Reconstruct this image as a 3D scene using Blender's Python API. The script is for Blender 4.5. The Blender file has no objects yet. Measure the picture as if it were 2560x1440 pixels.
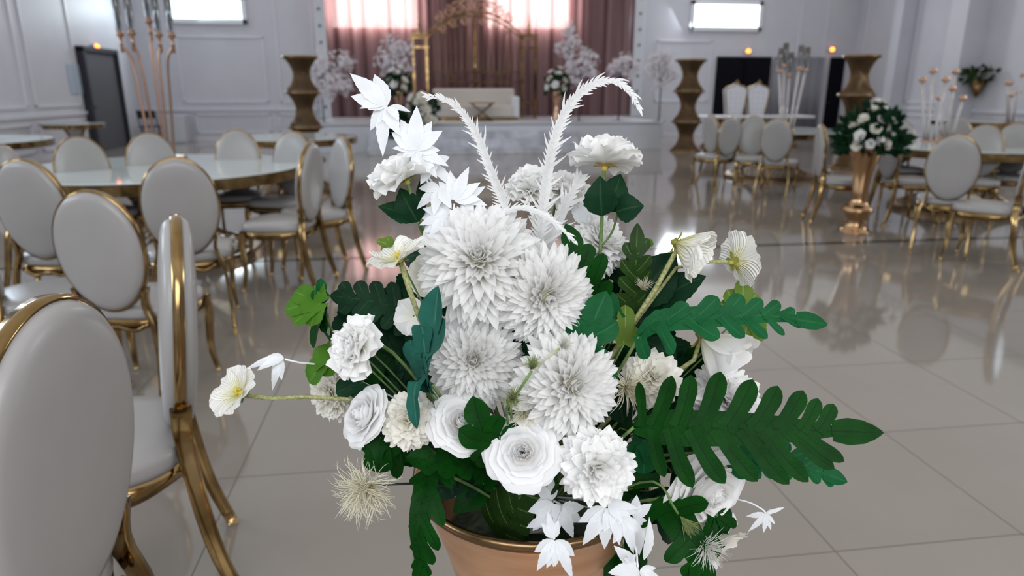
import bpy, math, random
import numpy as np
from mathutils import Vector, Matrix

C = bpy.context.scene.collection
S = bpy.context.scene
PI = math.pi

# ---------------------------------------------------------------- camera
F_PX = 1707.0
CAM_H = 1.38
PITCH = math.radians(16.2)
YAW = math.radians(7.7)
CAM = Vector((0, 0, CAM_H))
FWD = Vector((math.sin(YAW)*math.cos(PITCH), math.cos(YAW)*math.cos(PITCH), -math.sin(PITCH)))
RGT = Vector((math.cos(YAW), -math.sin(YAW), 0))
UPV = RGT.cross(FWD)
cd = bpy.data.cameras.new('camera'); cam = bpy.data.objects.new('camera', cd); C.objects.link(cam)
cam.matrix_world = Matrix.Translation(CAM) @ Matrix((RGT, UPV, -FWD)).transposed().to_4x4()
cd.sensor_width = 36.0; cd.lens = 36.0*F_PX/2560; cd.clip_start = .05; cd.clip_end = 100
cd.dof.use_dof = True; cd.dof.focus_distance = 0.86; cd.dof.aperture_fstop = 4.6
S.camera = cam
S.view_settings.view_transform = 'Standard'; S.view_settings.look = 'None'
S.view_settings.gamma = 1.0; S.view_settings.use_curve_mapping = False
S.view_settings.exposure = -0.08
try:
    S.cycles.use_denoising = True
    S.cycles.max_bounces = 10; S.cycles.diffuse_bounces = 6; S.cycles.glossy_bounces = 6
    S.cycles.transmission_bounces = 8; S.cycles.transparent_max_bounces = 12
    S.cycles.sample_clamp_indirect = 6.0
    S.cycles.caustics_reflective = False; S.cycles.caustics_refractive = False
except Exception:
    pass
# ---------------------------------------------------------------- world and lights
w = bpy.data.worlds.new('World'); S.world = w; w.use_nodes = True
w.node_tree.nodes['Background'].inputs[0].default_value = (.75, .85, 1, 1)
w.node_tree.nodes['Background'].inputs[1].default_value = .5

def area(name, loc, target, sx, sy, power, col):
    l = bpy.data.lights.new(name, 'AREA'); l.shape = 'RECTANGLE'; l.size = sx; l.size_y = sy
    l.energy = power; l.color = col
    o = bpy.data.objects.new(name, l); C.objects.link(o); o.location = loc
    o.rotation_euler = (Vector(target)-Vector(loc)).to_track_quat('-Z', 'Y').to_euler()
    return o
# added fill light behind the camera; daylight entering by the high windows of the side walls
area('front_fill', (0.3, -2.3, 2.7), (.3, 2, .9), 6.0, 1.8, 180, (.95, .97, 1.0))  # soft fill added to brighten the bouquet; the front wall has no glazing
for yy in (0.5, 5.5, 10.5):
    area('daylight_side_window', (-7.2, yy, 3.2), (0, yy+.5, .8), 2.6, 1.2, 105, (.74, .86, 1.0))
area('daylight_side_window', (12.9, 6.5, 3.2), (4, 8, .8), 3.6, 1.2, 150, (.78, .89, 1.0))
area('ceiling_fill', (2.97, 8.9, 4.55), (2.97, 8.9, 0), 20.4, 22.6, 640, (.985, .98, .98))  # added fill spanning the whole ceiling to brighten the room, no lamp fitting
area('daylight_window_left', (-5.9, 20.3, 3.45), (-2.0, 4, .6), 2.2, .55, 75, (.80, .93, 1.0))
area('daylight_window_right', (8.35, 20.3, 3.40), (4.0, 4, .6), 2.0, .6, 110, (.84, .92, 1.0))

# ---------------------------------------------------------------- pixel -> point helpers (photo taken as 2560x1440)
def ray(px, py): return FWD + RGT*((px-1280)/F_PX) + UPV*((720-py)/F_PX)
def P(px, py, d): return CAM + ray(px, py)*d
def at_z(px, py, z=0.0):
    r = ray(px, py); return CAM + r*((z-CAM_H)/r.z)
def at_y(px, py, Y):
    r = ray(px, py); return CAM + r*(Y/r.y)
def at_x(px, py, X):
    r = ray(px, py); return CAM + r*(X/r.x)
def cdir(x, y, z): return (RGT*x + UPV*y - FWD*z).normalized()   # right, up, towards the viewer

# ---------------------------------------------------------------- materials
def mat(name, col, rough=.5, metal=0.0, **k):
    m = bpy.data.materials.new(name); m.use_nodes = True
    b = m.node_tree.nodes['Principled BSDF']
    b.inputs['Base Color'].default_value = (*col, 1); b.inputs['Roughness'].default_value = rough
    b.inputs['Metallic'].default_value = metal
    for kk, v in k.items():
        b.inputs[kk.replace('_', ' ')].default_value = v
    return m
def nodes(m): return m.node_tree.nodes, m.node_tree.links, m.node_tree.nodes['Principled BSDF']
def add_noise_color(m, c1, c2, scale, detail=3, bump=0.0, coord='Object', stretch=(1,1,1)):
    N, L, b = nodes(m)
    tc = N.new('ShaderNodeTexCoord'); mp = N.new('ShaderNodeMapping'); mp.inputs['Scale'].default_value = stretch
    no = N.new('ShaderNodeTexNoise'); no.inputs['Scale'].default_value = scale; no.inputs['Detail'].default_value = detail
    cr = N.new('ShaderNodeValToRGB'); cr.color_ramp.elements[0].color = (*c1, 1); cr.color_ramp.elements[1].color = (*c2, 1)
    cr.color_ramp.elements[0].position = .35; cr.color_ramp.elements[1].position = .65
    L.new(tc.outputs[coord], mp.inputs[0]); L.new(mp.outputs[0], no.inputs['Vector'])
    L.new(no.outputs['Fac'], cr.inputs[0]); L.new(cr.outputs[0], b.inputs['Base Color'])
    if bump:
        bp = N.new('ShaderNodeBump'); bp.inputs['Strength'].default_value = bump; bp.inputs['Distance'].default_value = .002
        L.new(no.outputs['Fac'], bp.inputs['Height']); L.new(bp.outputs[0], b.inputs['Normal'])
    return m
def petal_mat(name, tip, base, trans=.25, rough=.6, pos=(0.0, .55), fine=0.0):
    """cloth petal: base pigment at its foot, tip pigment further out; a little light passes through"""
    m = bpy.data.materials.new(name); m.use_nodes = True
    N, L, b = nodes(m)
    at = N.new('ShaderNodeAttribute'); at.attribute_name = 'pu'
    cr = N.new('ShaderNodeValToRGB'); e = cr.color_ramp.elements
    e[0].position = pos[0]; e[0].color = (*base, 1); e[1].position = pos[1]; e[1].color = (*tip, 1)
    L.new(at.outputs['Fac'], cr.inputs[0]); L.new(cr.outputs[0], b.inputs['Base Color'])
    b.inputs['Roughness'].default_value = rough
    b.inputs['Specular IOR Level'].default_value = .25
    tr = N.new('ShaderNodeBsdfTranslucent'); L.new(cr.outputs[0], tr.inputs[0])
    mx = N.new('ShaderNodeMixShader'); mx.inputs[0].default_value = trans
    out = N['Material Output']
    L.new(b.outputs[0], mx.inputs[1]); L.new(tr.outputs[0], mx.inputs[2]); L.new(mx.outputs[0], out.inputs[0])
    if fine:
        av = N.new('ShaderNodeAttribute'); av.attribute_name = 'pv'
        sn = N.new('ShaderNodeMath'); sn.operation = 'MULTIPLY'; sn.inputs[1].default_value = 40
        s2 = N.new('ShaderNodeMath'); s2.operation = 'SINE'
        bp = N.new('ShaderNodeBump'); bp.inputs['Strength'].default_value = fine; bp.inputs['Distance'].default_value = .001
        L.new(av.outputs['Fac'], sn.inputs[0]); L.new(sn.outputs[0], s2.inputs[0]); L.new(s2.outputs[0], bp.inputs['Height'])
        L.new(bp.outputs[0], b.inputs['Normal'])
    return m
def leaf_mat(name, c1, c2, vein, rough=.5, trans=.08):
    m = bpy.data.materials.new(name); m.use_nodes = True
    N, L, b = nodes(m)
    av = N.new('ShaderNodeAttribute'); av.attribute_name = 'pv'
    tc = N.new('ShaderNodeTexCoord'); no = N.new('ShaderNodeTexNoise'); no.inputs['Scale'].default_value = 35; no.inputs['Detail'].default_value = 4
    L.new(tc.outputs['Object'], no.inputs['Vector'])
    cr = N.new('ShaderNodeValToRGB'); cr.color_ramp.elements[0].color = (*c1, 1); cr.color_ramp.elements[1].color = (*c2, 1)
    cr.color_ramp.elements[0].position = .3; cr.color_ramp.elements[1].position = .7
    L.new(no.outputs['Fac'], cr.inputs[0])
    vr = N.new('ShaderNodeValToRGB'); vr.color_ramp.elements[0].color = (1, 1, 1, 1); vr.color_ramp.elements[1].color = (0, 0, 0, 1)
    vr.color_ramp.elements[0].position = .0; vr.color_ramp.elements[1].position = .1
    ab = N.new('ShaderNodeMath'); ab.operation = 'ABSOLUTE'
    L.new(av.outputs['Fac'], ab.inputs[0]); L.new(ab.outputs[0], vr.inputs[0])
    mx = N.new('ShaderNodeMix'); mx.data_type = 'RGBA'
    L.new(vr.outputs[0], mx.inputs[0]); L.new(cr.outputs[0], mx.inputs[6]); mx.inputs[7].default_value = (*vein, 1)
    L.new(mx.outputs[2], b.inputs['Base Color'])
    b.inputs['Roughness'].default_value = rough; b.inputs['Specular IOR Level'].default_value = .09
    bp = N.new('ShaderNodeBump'); bp.inputs['Strength'].default_value = .25; bp.inputs['Distance'].default_value = .002
    n2 = N.new('ShaderNodeTexNoise'); n2.inputs['Scale'].default_value = 400
    L.new(tc.outputs['Object'], n2.inputs['Vector']); L.new(n2.outputs['Fac'], bp.inputs['Height']); L.new(bp.outputs[0], b.inputs['Normal'])
    tr = N.new('ShaderNodeBsdfTranslucent'); L.new(mx.outputs[2], tr.inputs[0])
    ms = N.new('ShaderNodeMixShader'); ms.inputs[0].default_value = trans
    L.new(b.outputs[0], ms.inputs[1]); L.new(tr.outputs[0], ms.inputs[2]); L.new(ms.outputs[0], N['Material Output'].inputs[0])
    return m

M = {}
WHITE = (.94, .935, .92)
M['petal_white'] = petal_mat('petal_white', WHITE, (.88, .88, .76), .30)
M['petal_dahlia'] = petal_mat('petal_dahlia', WHITE, (.90, .88, .64), .42, pos=(.0, .62), fine=.35)
M['petal_cream'] = petal_mat('petal_cream', (.91, .89, .82), (.82, .78, .50), .3, pos=(0, .5))
M['petal_ivory'] = petal_mat('petal_ivory', (.92, .91, .85), (.82, .80, .40), .3, pos=(.02, .6), fine=.6)
M['petal_rose'] = petal_mat('petal_rose', (.935, .935, .93), (.95, .83, .68), .4, pos=(.15, .6))
M['cloth_white'] = petal_mat('cloth_white', (.92, .94, .96), (.88, .9, .9), .35, fine=.25)
M['plume_white'] = petal_mat('plume_white', (.84, .84, .83), (.80, .80, .79), .3, rough=.7)
M['filament'] = petal_mat('filament', (.90, .87, .72), (.66, .62, .28), .35, pos=(0, .45))
M['filament_green'] = petal_mat('filament_green', (.30, .36, .14), (.14, .20, .05), .15)
M['filament_white'] = petal_mat('filament_white', (.85, .85, .78), (.55, .58, .30), .3, pos=(0, .35))
M['yellow'] = mat('stamen_yellow', (.62, .50, .08), .6)
M['stem_green'] = add_noise_color(mat('stem_green', (.1, .2, .05), .6), (.07, .14, .03), (.16, .25, .08), 90)
M['stem_fuzzy'] = add_noise_color(mat('stem_fuzzy', (.3, .32, .12), .8), (.22, .24, .08), (.42, .42, .20), 260, bump=1.0)
M['stem_white'] = mat('stem_white', (.8, .82, .84), .6)
M['stem_dark'] = mat('stem_dark', (.02, .035, .03), .5)
M['sepal'] = add_noise_color(mat('sepal', (.3, .3, .05), .5), (.22, .26, .04), (.42, .38, .06), 60)
M['sepal_orange'] = add_noise_color(mat('sepal_orange', (.5, .25, .08), .5), (.52, .22, .08), (.45, .35, .06), 60)
M['leaf_deep'] = leaf_mat('leaf_deep', (.001, .028, .0015), (.003, .050, .003), (.002, .018, .002))
M['leaf_mid'] = leaf_mat('leaf_mid', (.005, .070, .020), (.010, .10, .032), (.02, .13, .045))
M['leaf_dark'] = leaf_mat('leaf_dark', (.003, .022, .009), (.007, .038, .014), (.02, .06, .025))
M['leaf_bright'] = leaf_mat('leaf_bright', (.05, .15, .012), (.08, .21, .02), (.12, .25, .05), trans=.25)
M['leaf_lime'] = leaf_mat('leaf_lime', (.10, .17, .02), (.16, .25, .05), (.3, .36, .12), trans=.25)
M['leaf_blue'] = leaf_mat('leaf_blue', (.010, .075, .055), (.020, .12, .085), (.06, .17, .12))
M['leaf_olive'] = leaf_mat('leaf_olive', (.012, .035, .006), (.022, .055, .010), (.10, .16, .04), .4)
M['vase_gold'] = add_noise_color(mat('vase_gold', (.72, .42, .25), .36, .65), (.64, .35, .19), (.78, .47, .28), 7, stretch=(1, 1, 7), bump=.15)
M['vase_polished'] = mat('vase_polished', (.50, .31, .17), .16, 1.0)
M['vase_inside'] = mat('vase_inside', (.25, .14, .07), .5, .6)
M['foam'] = add_noise_color(mat('foam', (.03, .05, .03), .9), (.012, .02, .01), (.04, .06, .03), 80)
M['gold'] = add_noise_color(mat('gold', (.34, .22, .095), .15, 1.0), (.20, .125, .05), (.42, .285, .125), 9)
M['gold_dark'] = mat('gold_dark', (.24, .15, .075), .28, 1.0)
M['rose_gold'] = mat('rose_gold', (.58, .36, .24), .25, 1.0)
M['leather'] = add_noise_color(mat('leather', (.6, .6, .6), .30), (.345, .332, .322), (.378, .364, .354), 3, bump=.03)
M['glass_top'] = mat('glass_top', (.60, .66, .64), .05, 0.0, Specular_IOR_Level=.9, IOR=1.7)
M['acrylic'] = mat('acrylic', (.86, .80, .79), .12, 0.0, IOR=1.45, Transmission_Weight=.35)
M['bronze'] = mat('bronze', (.36, .21, .14), .28, 1.0)
M['candle'] = mat('candle', (.8, .8, .78), .5)
M['candle_dark'] = mat('candle_dark', (.05, .055, .06), .4)
M['glass'] = mat('hurricane_glass', (.92, .96, 1), .02, 0.0, IOR=1.3, Transmission_Weight=.95)
M['wall'] = add_noise_color(mat('wall_paint', (.7, .7, .72), .5), (.60, .60, .65), (.63, .63, .68), 1.5)
M['trim'] = mat('trim_paint', (.70, .70, .75), .4)
M['ceiling'] = mat('ceiling_paint', (.62, .62, .61), .8)
M['door_black'] = mat('door_black', (.004, .004, .008), .7, Specular_IOR_Level=.1)
M['door_grey'] = mat('door_grey', (.09, .09, .10), .6)
M['pvc'] = mat('window_pvc', (.82, .84, .86), .4)
M['steel'] = mat('dark_steel', (.02, .02, .025), .4, .6)
M['black_frame'] = mat('black_frame', (.02, .02, .03), .5)
M['marble'] = add_noise_color(mat('marble', (.6, .6, .65), .22), (.40, .41, .46), (.66, .67, .72), 3.5, detail=8)
M['stage_white'] = mat('stage_white', (.62, .64, .68), .3)
M['sofa'] = mat('sofa_fabric', (.62, .57, .52), .7)
M['blossom'] = petal_mat('blossom', (.78, .75, .78), (.62, .56, .58), .25)
M['tufted'] = mat('tufted_leather', (.72, .72, .76), .35)
M['poster'] = mat('poster_paper', (.42, .52, .62), .5)
M['black_chair'] = mat('black_plastic', (.015, .015, .02), .5)
M['box_white'] = mat('box_white', (.55, .55, .6), .6)

def emis(name, col, s):
    m = bpy.data.materials.new(name); m.use_nodes = True
    N, L, b = nodes(m); b.inputs['Base Color'].default_value = (*col, 1)
    b.inputs['Emission Color'].default_value = (*col, 1); b.inputs['Emission Strength'].default_value = s
    return m
M['pane_day'] = emis('window_pane_daylight', (.93, .97, 1.0), 6.0)
M['pane_teal'] = emis('window_pane_outside', (.80, .96, 1.0), 1.9)
M['pane_hot'] = emis('window_pane_bright', (1.0, .93, .90), 13.0)
M['lamp_orange'] = emis('emergency_lamp', (1.0, .25, .02), 6.0)
M['lamp_white'] = emis('lit_panel', (1, .98, .95), 3.0)

# sheer drape
m = bpy.data.materials.new('satin_drape'); m.use_nodes = True
N, L, b = nodes(m); b.inputs['Roughness'].default_value = .38
b.inputs['Sheen Weight'].default_value = .3
tcd = N.new('ShaderNodeTexCoord'); mpd = N.new('ShaderNodeMapping'); mpd.inputs['Scale'].default_value = (5.5, .2, .02)
nod = N.new('ShaderNodeTexNoise'); nod.inputs['Scale'].default_value = 1.0; nod.inputs['Detail'].default_value = 4
crd = N.new('ShaderNodeValToRGB'); crd.color_ramp.elements[0].color = (.13, .055, .058, 1); crd.color_ramp.elements[1].color = (.47, .29, .29, 1)
crd.color_ramp.elements[0].position = .36; crd.color_ramp.elements[1].position = .66
L.new(tcd.outputs['Object'], mpd.inputs[0]); L.new(mpd.outputs[0], nod.inputs['Vector']); L.new(nod.outputs['Fac'], crd.inputs[0])
L.new(crd.outputs[0], b.inputs['Base Color'])
tr = N.new('ShaderNodeBsdfTranslucent'); L.new(crd.outputs[0], tr.inputs[0])
tp = N.new('ShaderNodeBsdfTransparent'); tp.inputs[0].default_value = (1, .88, .86, 1)
mx = N.new('ShaderNodeMixShader'); mx.inputs[0].default_value = .45
L.new(b.outputs[0], mx.inputs[1]); L.new(tr.outputs[0], mx.inputs[2])
mx2 = N.new('ShaderNodeMixShader'); mx2.inputs[0].default_value = .035
L.new(mx.outputs[0], mx2.inputs[1]); L.new(tp.outputs[0], mx2.inputs[2])
L.new(mx2.outputs[0], N['Material Output'].inputs[0])
M['drape'] = m

# floor: large polished porcelain tiles with thin joints
def floor_mat():
    m = bpy.data.materials.new('porcelain_tiles'); m.use_nodes = True
    N, L, b = nodes(m)
    tc = N.new('ShaderNodeTexCoord'); sp = N.new('ShaderNodeSeparateXYZ'); L.new(tc.outputs['Object'], sp.inputs[0])
    def grid(out, off, size, half):
        a = N.new('ShaderNodeMath'); a.operation = 'SUBTRACT'; a.inputs[1].default_value = off - 60*size; L.new(out, a.inputs[0])
        d = N.new('ShaderNodeMath'); d.operation = 'DIVIDE'; d.inputs[1].default_value = size; L.new(a.outputs[0], d.inputs[0])
        fr = N.new('ShaderNodeMath'); fr.operation = 'FRACT'; L.new(d.outputs[0], fr.inputs[0])
        s = N.new('ShaderNodeMath'); s.operation = 'SUBTRACT'; s.inputs[1].default_value = .5; L.new(fr.outputs[0], s.inputs[0])
        ab = N.new('ShaderNodeMath'); ab.operation = 'ABSOLUTE'; L.new(s.outputs[0], ab.inputs[0])
        g = N.new('ShaderNodeMath'); g.operation = 'GREATER_THAN'; g.inputs[1].default_value = .5 - half/size; L.new(ab.outputs[0], g.inputs[0])
        fl = N.new('ShaderNodeMath'); fl.operation = 'FLOOR'; L.new(d.outputs[0], fl.inputs[0])
        return g, fl
    gx, fx = grid(sp.outputs[0], 1.24, .65, .0022); gy, fy = grid(sp.outputs[1], 1.66, .69, .0022)
    mxm = N.new('ShaderNodeMath'); mxm.operation = 'MAXIMUM'; L.new(gx.outputs[0], mxm.inputs[0]); L.new(gy.outputs[0], mxm.inputs[1])
    cb = N.new('ShaderNodeCombineXYZ'); L.new(fx.outputs[0], cb.inputs[0]); L.new(fy.outputs[0], cb.inputs[1])
    wn = N.new('ShaderNodeTexWhiteNoise'); L.new(cb.outputs[0], wn.inputs['Vector'])
    no = N.new('ShaderNodeTexNoise'); no.inputs['Scale'].default_value = 2.2; no.inputs['Detail'].default_value = 5; L.new(tc.outputs['Object'], no.inputs['Vector'])
    cr = N.new('ShaderNodeValToRGB'); cr.color_ramp.elements[0].color = (.250, .216, .182, 1); cr.color_ramp.elements[1].color = (.298, .264, .228, 1)
    ad = N.new('ShaderNodeMath'); ad.operation = 'MULTIPLY_ADD'; ad.inputs[1].default_value = .25; L.new(wn.outputs['Value'], ad.inputs[0]); L.new(no.outputs['Fac'], ad.inputs[2])
    L.new(ad.outputs[0], cr.inputs[0])
    mx = N.new('ShaderNodeMix'); mx.data_type = 'RGBA'; L.new(mxm.outputs[0], mx.inputs[0]); L.new(cr.outputs[0], mx.inputs[6]); mx.inputs[7].default_value = (.11, .095, .08, 1)
    L.new(mx.outputs[2], b.inputs['Base Color'])
    rg = N.new('ShaderNodeMath'); rg.operation = 'MULTIPLY_ADD'; rg.inputs[1].default_value = .5; rg.inputs[2].default_value = .065
    L.new(mxm.outputs[0], rg.inputs[0]); L.new(rg.outputs[0], b.inputs['Roughness'])
    b.inputs['IOR'].default_value = 1.55
    bp = N.new('ShaderNodeBump'); bp.inputs['Strength'].default_value = .03; bp.inputs['Distance'].default_value = .01
    n3 = N.new('ShaderNodeTexNoise'); n3.inputs['Scale'].default_value = 3.0; L.new(tc.outputs['Object'], n3.inputs['Vector'])
    L.new(n3.outputs['Fac'], bp.inputs['Height']); L.new(bp.outputs[0], b.inputs['Normal'])
    return m
M['floor'] = floor_mat()
M['floor_band'] = mat('dark_inlay', (.05, .042, .036), .1)

# ---------------------------------------------------------------- mesh builder
class MB:
    def __init__(s): s.v = []; s.f = []; s.u = []; s.w = []; s.n = 0
    def add(s, pts, faces, u=None, w=None):
        pts = np.asarray(pts, float); k = len(pts)
        s.v.append(pts); n = s.n
        s.f.extend([tuple(i+n for i in f) for f in faces])
        s.u.append(np.zeros(k) if u is None else np.asarray(u, float)); s.w.append(np.full(k, 1.0) if w is None else np.asarray(w, float))
        s.n += k
    def grid(s, g, u=None, w=None, closed=False):
        a, b, _ = g.shape
        f = []
        for i in range(a-1):
            for j in range(b-1 if not closed else b):
                k = (j+1) % b
                f.append((i*b+j, i*b+k, (i+1)*b+k, (i+1)*b+j))
        s.add(g.reshape(-1, 3), f, None if u is None else np.asarray(u).reshape(-1), None if w is None else np.asarray(w).reshape(-1))
    def tube(s, pts, r, seg=6, cap=True, u=True):
        pts = [Vector(p) for p in pts]; n = len(pts)
        rr = r if hasattr(r, '__len__') else [r]*n
        t0 = (pts[1]-pts[0]).normalized()
        nn = t0.orthogonal().normalized()
        g = np.zeros((n, seg, 3)); uu = np.zeros((n, seg))
        for i in range(n):
            t = (pts[min(i+1, n-1)]-pts[max(i-1, 0)]).normalized()
            nn = (nn - t*nn.dot(t)).normalized(); bb = t.cross(nn)
            for j in range(seg):
                a = 2*PI*j/seg
                g[i, j] = pts[i] + (nn*math.cos(a)+bb*math.sin(a))*rr[i]
            uu[i, :] = i/(n-1)
        base = s.n
        s.grid(g, uu, None, closed=True)
        if cap:
            s.f.append(tuple(base+j for j in range(seg))[::-1]); s.f.append(tuple(base+(n-1)*seg+j for j in range(seg)))
    def box(s, c, d, rot=0):
        x, y, z = d[0]/2, d[1]/2, d[2]/2
        ca, sa = math.cos(rot), math.sin(rot)
        p = [(i*x, j*y, k*z) for k in (-1, 1) for j in (-1, 1) for i in (-1, 1)]
        p = [(c[0]+a*ca-b*sa, c[1]+a*sa+b*ca, c[2]+e) for a, b, e in p]
        s.add(p, [(0, 2, 3, 1), (4, 5, 7, 6), (0, 1, 5, 4), (2, 6, 7, 3), (0, 4, 6, 2), (1, 3, 7, 5)])
    def lathe(s, prof, seg=32, c=(0, 0, 0), closed_ends=True):
        g = np.zeros((len(prof), seg, 3))
        for i, (r, z) in enumerate(prof):
            for j in range(seg):
                a = 2*PI*j/seg; g[i, j] = (c[0]+r*math.cos(a), c[1]+r*math.sin(a), c[2]+z)
        base = s.n
        s.grid(g, closed=True)
        if closed_ends:
            if prof[0][0] > 1e-4: s.f.append(tuple(base+j for j in range(seg))[::-1])
            if prof[-1][0] > 1e-4: s.f.append(tuple(base+(len(prof)-1)*seg+j for j in range(seg)))
    def xform(s, Mx):
        A = np.array(Mx.to_3x3()); t = np.array(Mx.to_translation())
        s.v = [v@A.T+t for v in s.v]; return s
    def build(s, name, m, parent=None, smooth=True, loc=None, bevel=0, sub=0, solid=0):
        v = np.concatenate(s.v) if s.v else np.zeros((0, 3))
        if loc is not None: v = v-np.array(loc)
        me = bpy.data.meshes.new(name); me.from_pydata(v.tolist(), [], s.f)
        a = me.attributes.new('pu', 'FLOAT', 'POINT'); a.data.foreach_set('value', np.concatenate(s.u).astype('f'))
        a = me.attributes.new('pv', 'FLOAT', 'POINT'); a.data.foreach_set('value', np.concatenate(s.w).astype('f'))
        if smooth: me.polygons.foreach_set('use_smooth', [True]*len(me.polygons))
        me.materials.append(m); me.update()
        o = bpy.data.objects.new(name, me); C.objects.link(o)
        if parent is not None: o.parent = parent
        if bevel:
            b = o.modifiers.new('bevel', 'BEVEL'); b.width = bevel; b.segments = 2; b.limit_method = 'ANGLE'
        if solid:
            b = o.modifiers.new('thickness', 'SOLIDIFY'); b.thickness = solid; b.offset = 0
        if sub:
            b = o.modifiers.new('subdivision', 'SUBSURF'); b.levels = sub; b.render_levels = sub
        return o

def tag(o, label, cat, group=None, kind=None):
    if label: o['label'] = label
    if cat: o['category'] = cat
    if group: o['group'] = group
    if kind: o['kind'] = kind
    return o
def thing(name, label, cat, loc=(0, 0, 0), rz=0, group=None):
    o = bpy.data.objects.new(name, None); C.objects.link(o); o.empty_display_size = .05
    o.location = loc; o.rotation_euler = (0, 0, rz)
    return tag(o, label, cat, group)
def structure(o): o['kind'] = 'structure'; return o
def dup(root, loc, rz, label, group=None, scale=None):
    r = root.copy(); C.objects.link(r); r.location = loc; r.rotation_euler = (0, 0, rz)
    if scale: r.scale = scale
    r['label'] = label
    if group: r['group'] = group
    for ch in list(root.children):
        c = ch.copy(); C.objects.link(c); c.parent = r
        for g in list(ch.children):
            d = g.copy(); C.objects.link(d); d.parent = c
    return r
def spline(pts, n):
    pts = [Vector(p) for p in pts]
    if len(pts) == 2: return [pts[0].lerp(pts[1], i/(n-1)) for i in range(n)]
    P_ = [pts[0]*2-pts[1]]+pts+[pts[-1]*2-pts[-2]]
    out = []; k = len(pts)-1
    for i in range(n):
        x = i/(n-1)*k; a = min(int(x), k-1); t = x-a
        p0, p1, p2, p3 = P_[a:a+4]
        out.append(((p1*2)+(p2-p0)*t+(p0*2-p1*5+p2*4-p3)*t*t+(p1*3-p0-p2*3+p3)*t*t*t)*.5)
    return out
# ================================================================ ROOM
XL, XR, YB, YF, ZC = -7.46, 13.4, 20.5, -2.6, 4.6
def slab(name, c, d, m, parent=None):
    mb = MB(); mb.box(c, d); return mb.build(name, m, parent, smooth=False)
structure(slab('floor', ((XL+XR)/2, (YB+YF)/2, -.05), (XR-XL+.4, YB-YF+.4, .1), M['floor']))
structure(slab('trim_1', ((XL+XR)/2, 5.80, .001), (XR-XL, .075, .004), M['floor_band']))
structure(slab('ceiling', ((XL+XR)/2, (YB+YF)/2, ZC+.05), (XR-XL+.4, YB-YF+.4, .1), M['ceiling']))
structure(slab('wall_back', ((XL+XR)/2, YB+.1, ZC/2), (XR-XL+.4, .2, ZC), M['wall']))
structure(slab('wall_left', (XL-.1, (YB+YF)/2, ZC/2), (.2, YB-YF, ZC), M['wall']))
structure(slab('wall_right', (XR+.1, (YB+YF)/2, ZC/2), (.2, YB-YF, ZC), M['wall']))
structure(slab('wall_front', ((XL+XR)/2, YF-.1, ZC/2), (XR-XL+.4, .2, ZC), M['wall']))

def frame_boxes(mb, side, a0, a1, z0, z1, t=.05, d=.03):
    """rectangular wall moulding; side = 'back','left','right'; a = coordinate along the wall"""
    for (ca, cz, la, lz) in (((a0+a1)/2, z0, a1-a0+t, t), ((a0+a1)/2, z1, a1-a0+t, t), (a0, (z0+z1)/2, t, z1-z0), (a1, (z0+z1)/2, t, z1-z0)):
        if side == 'back': mb.box((ca, YB-d/2, cz), (la, d, lz))
        elif side == 'left': mb.box((XL+d/2, ca, cz), (d, la, lz))
        else: mb.box((XR-d/2, ca, cz), (d, la, lz))
# mouldings of the back wall
bx = lambda px: at_y(px, 200, YB).x
mb = MB()
frame_boxes(mb, 'back', bx(455), bx(665), 1.05, 2.75)
frame_boxes(mb, 'back', bx(700), bx(790), 1.05, 4.1)
frame_boxes(mb, 'back', bx(480), bx(665), .22, .72)
frame_boxes(mb, 'back', bx(690), bx(780), .22, .72)
frame_boxes(mb, 'back', bx(1640), bx(1770), 1.05, 2.75)
frame_boxes(mb, 'back', bx(1985), bx(2050), 1.05, 4.1)
mb.box(((XL+bx(790))/2, YB-.02, .85), (bx(790)-XL, .05, .07))
o = mb.build('trim_2', M['trim'], smooth=False); structure(o)
mb = MB()
ly = lambda px: at_x(px, 250, XL).y
for a, b_ in ((7.0, 9.6), (9.9, 12.4), (12.75, 14.75), (15.1, 17.0)):
    frame_boxes(mb, 'left', a, b_, 1.05, 4.1); frame_boxes(mb, 'left', a, b_, .2, .72)
mb.box((XL+.02, 12.2, .88), (.05, 11.0, .07))
structure(mb.build('trim_3', M['trim'], smooth=False))
mb = MB()
for a, b_ in ((18.4, 20.1), (16.6, 17.9), (10.6, 13.9), (7.5, 10.2)):
    frame_boxes(mb, 'right', a, b_, 1.05, 4.1, .07); frame_boxes(mb, 'right', a, b_, .2, .72, .07)
mb.box((XR-.02, 13.5, .88), (.05, 13.0, .07))
structure(mb.build('trim_4', M['trim'], smooth=False))
for nm, c, d in (('baseboard_back', ((XL+XR)/2, YB-.012, .06), (XR-XL, .024, .12)), ('baseboard_left', (XL+.012, 11, .06), (.024, 18, .12)),
                 ('baseboard_right', (XR-.012, 11, .06), (.024, 18, .12))):
    structure(slab(nm, c, d, M['trim']))
# projecting pilasters on the right wall
structure(slab('trim_5', (XR-.3, 15.75, ZC/2), (.6, .55, ZC), M['wall']))
structure(slab('trim_6', (XR-.22, 18.15, ZC/2), (.44, .35, ZC), M['wall']))
structure(slab('trim_7', (XR-.22, 9.1, ZC/2), (.44, .4, ZC), M['wall']))

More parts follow.
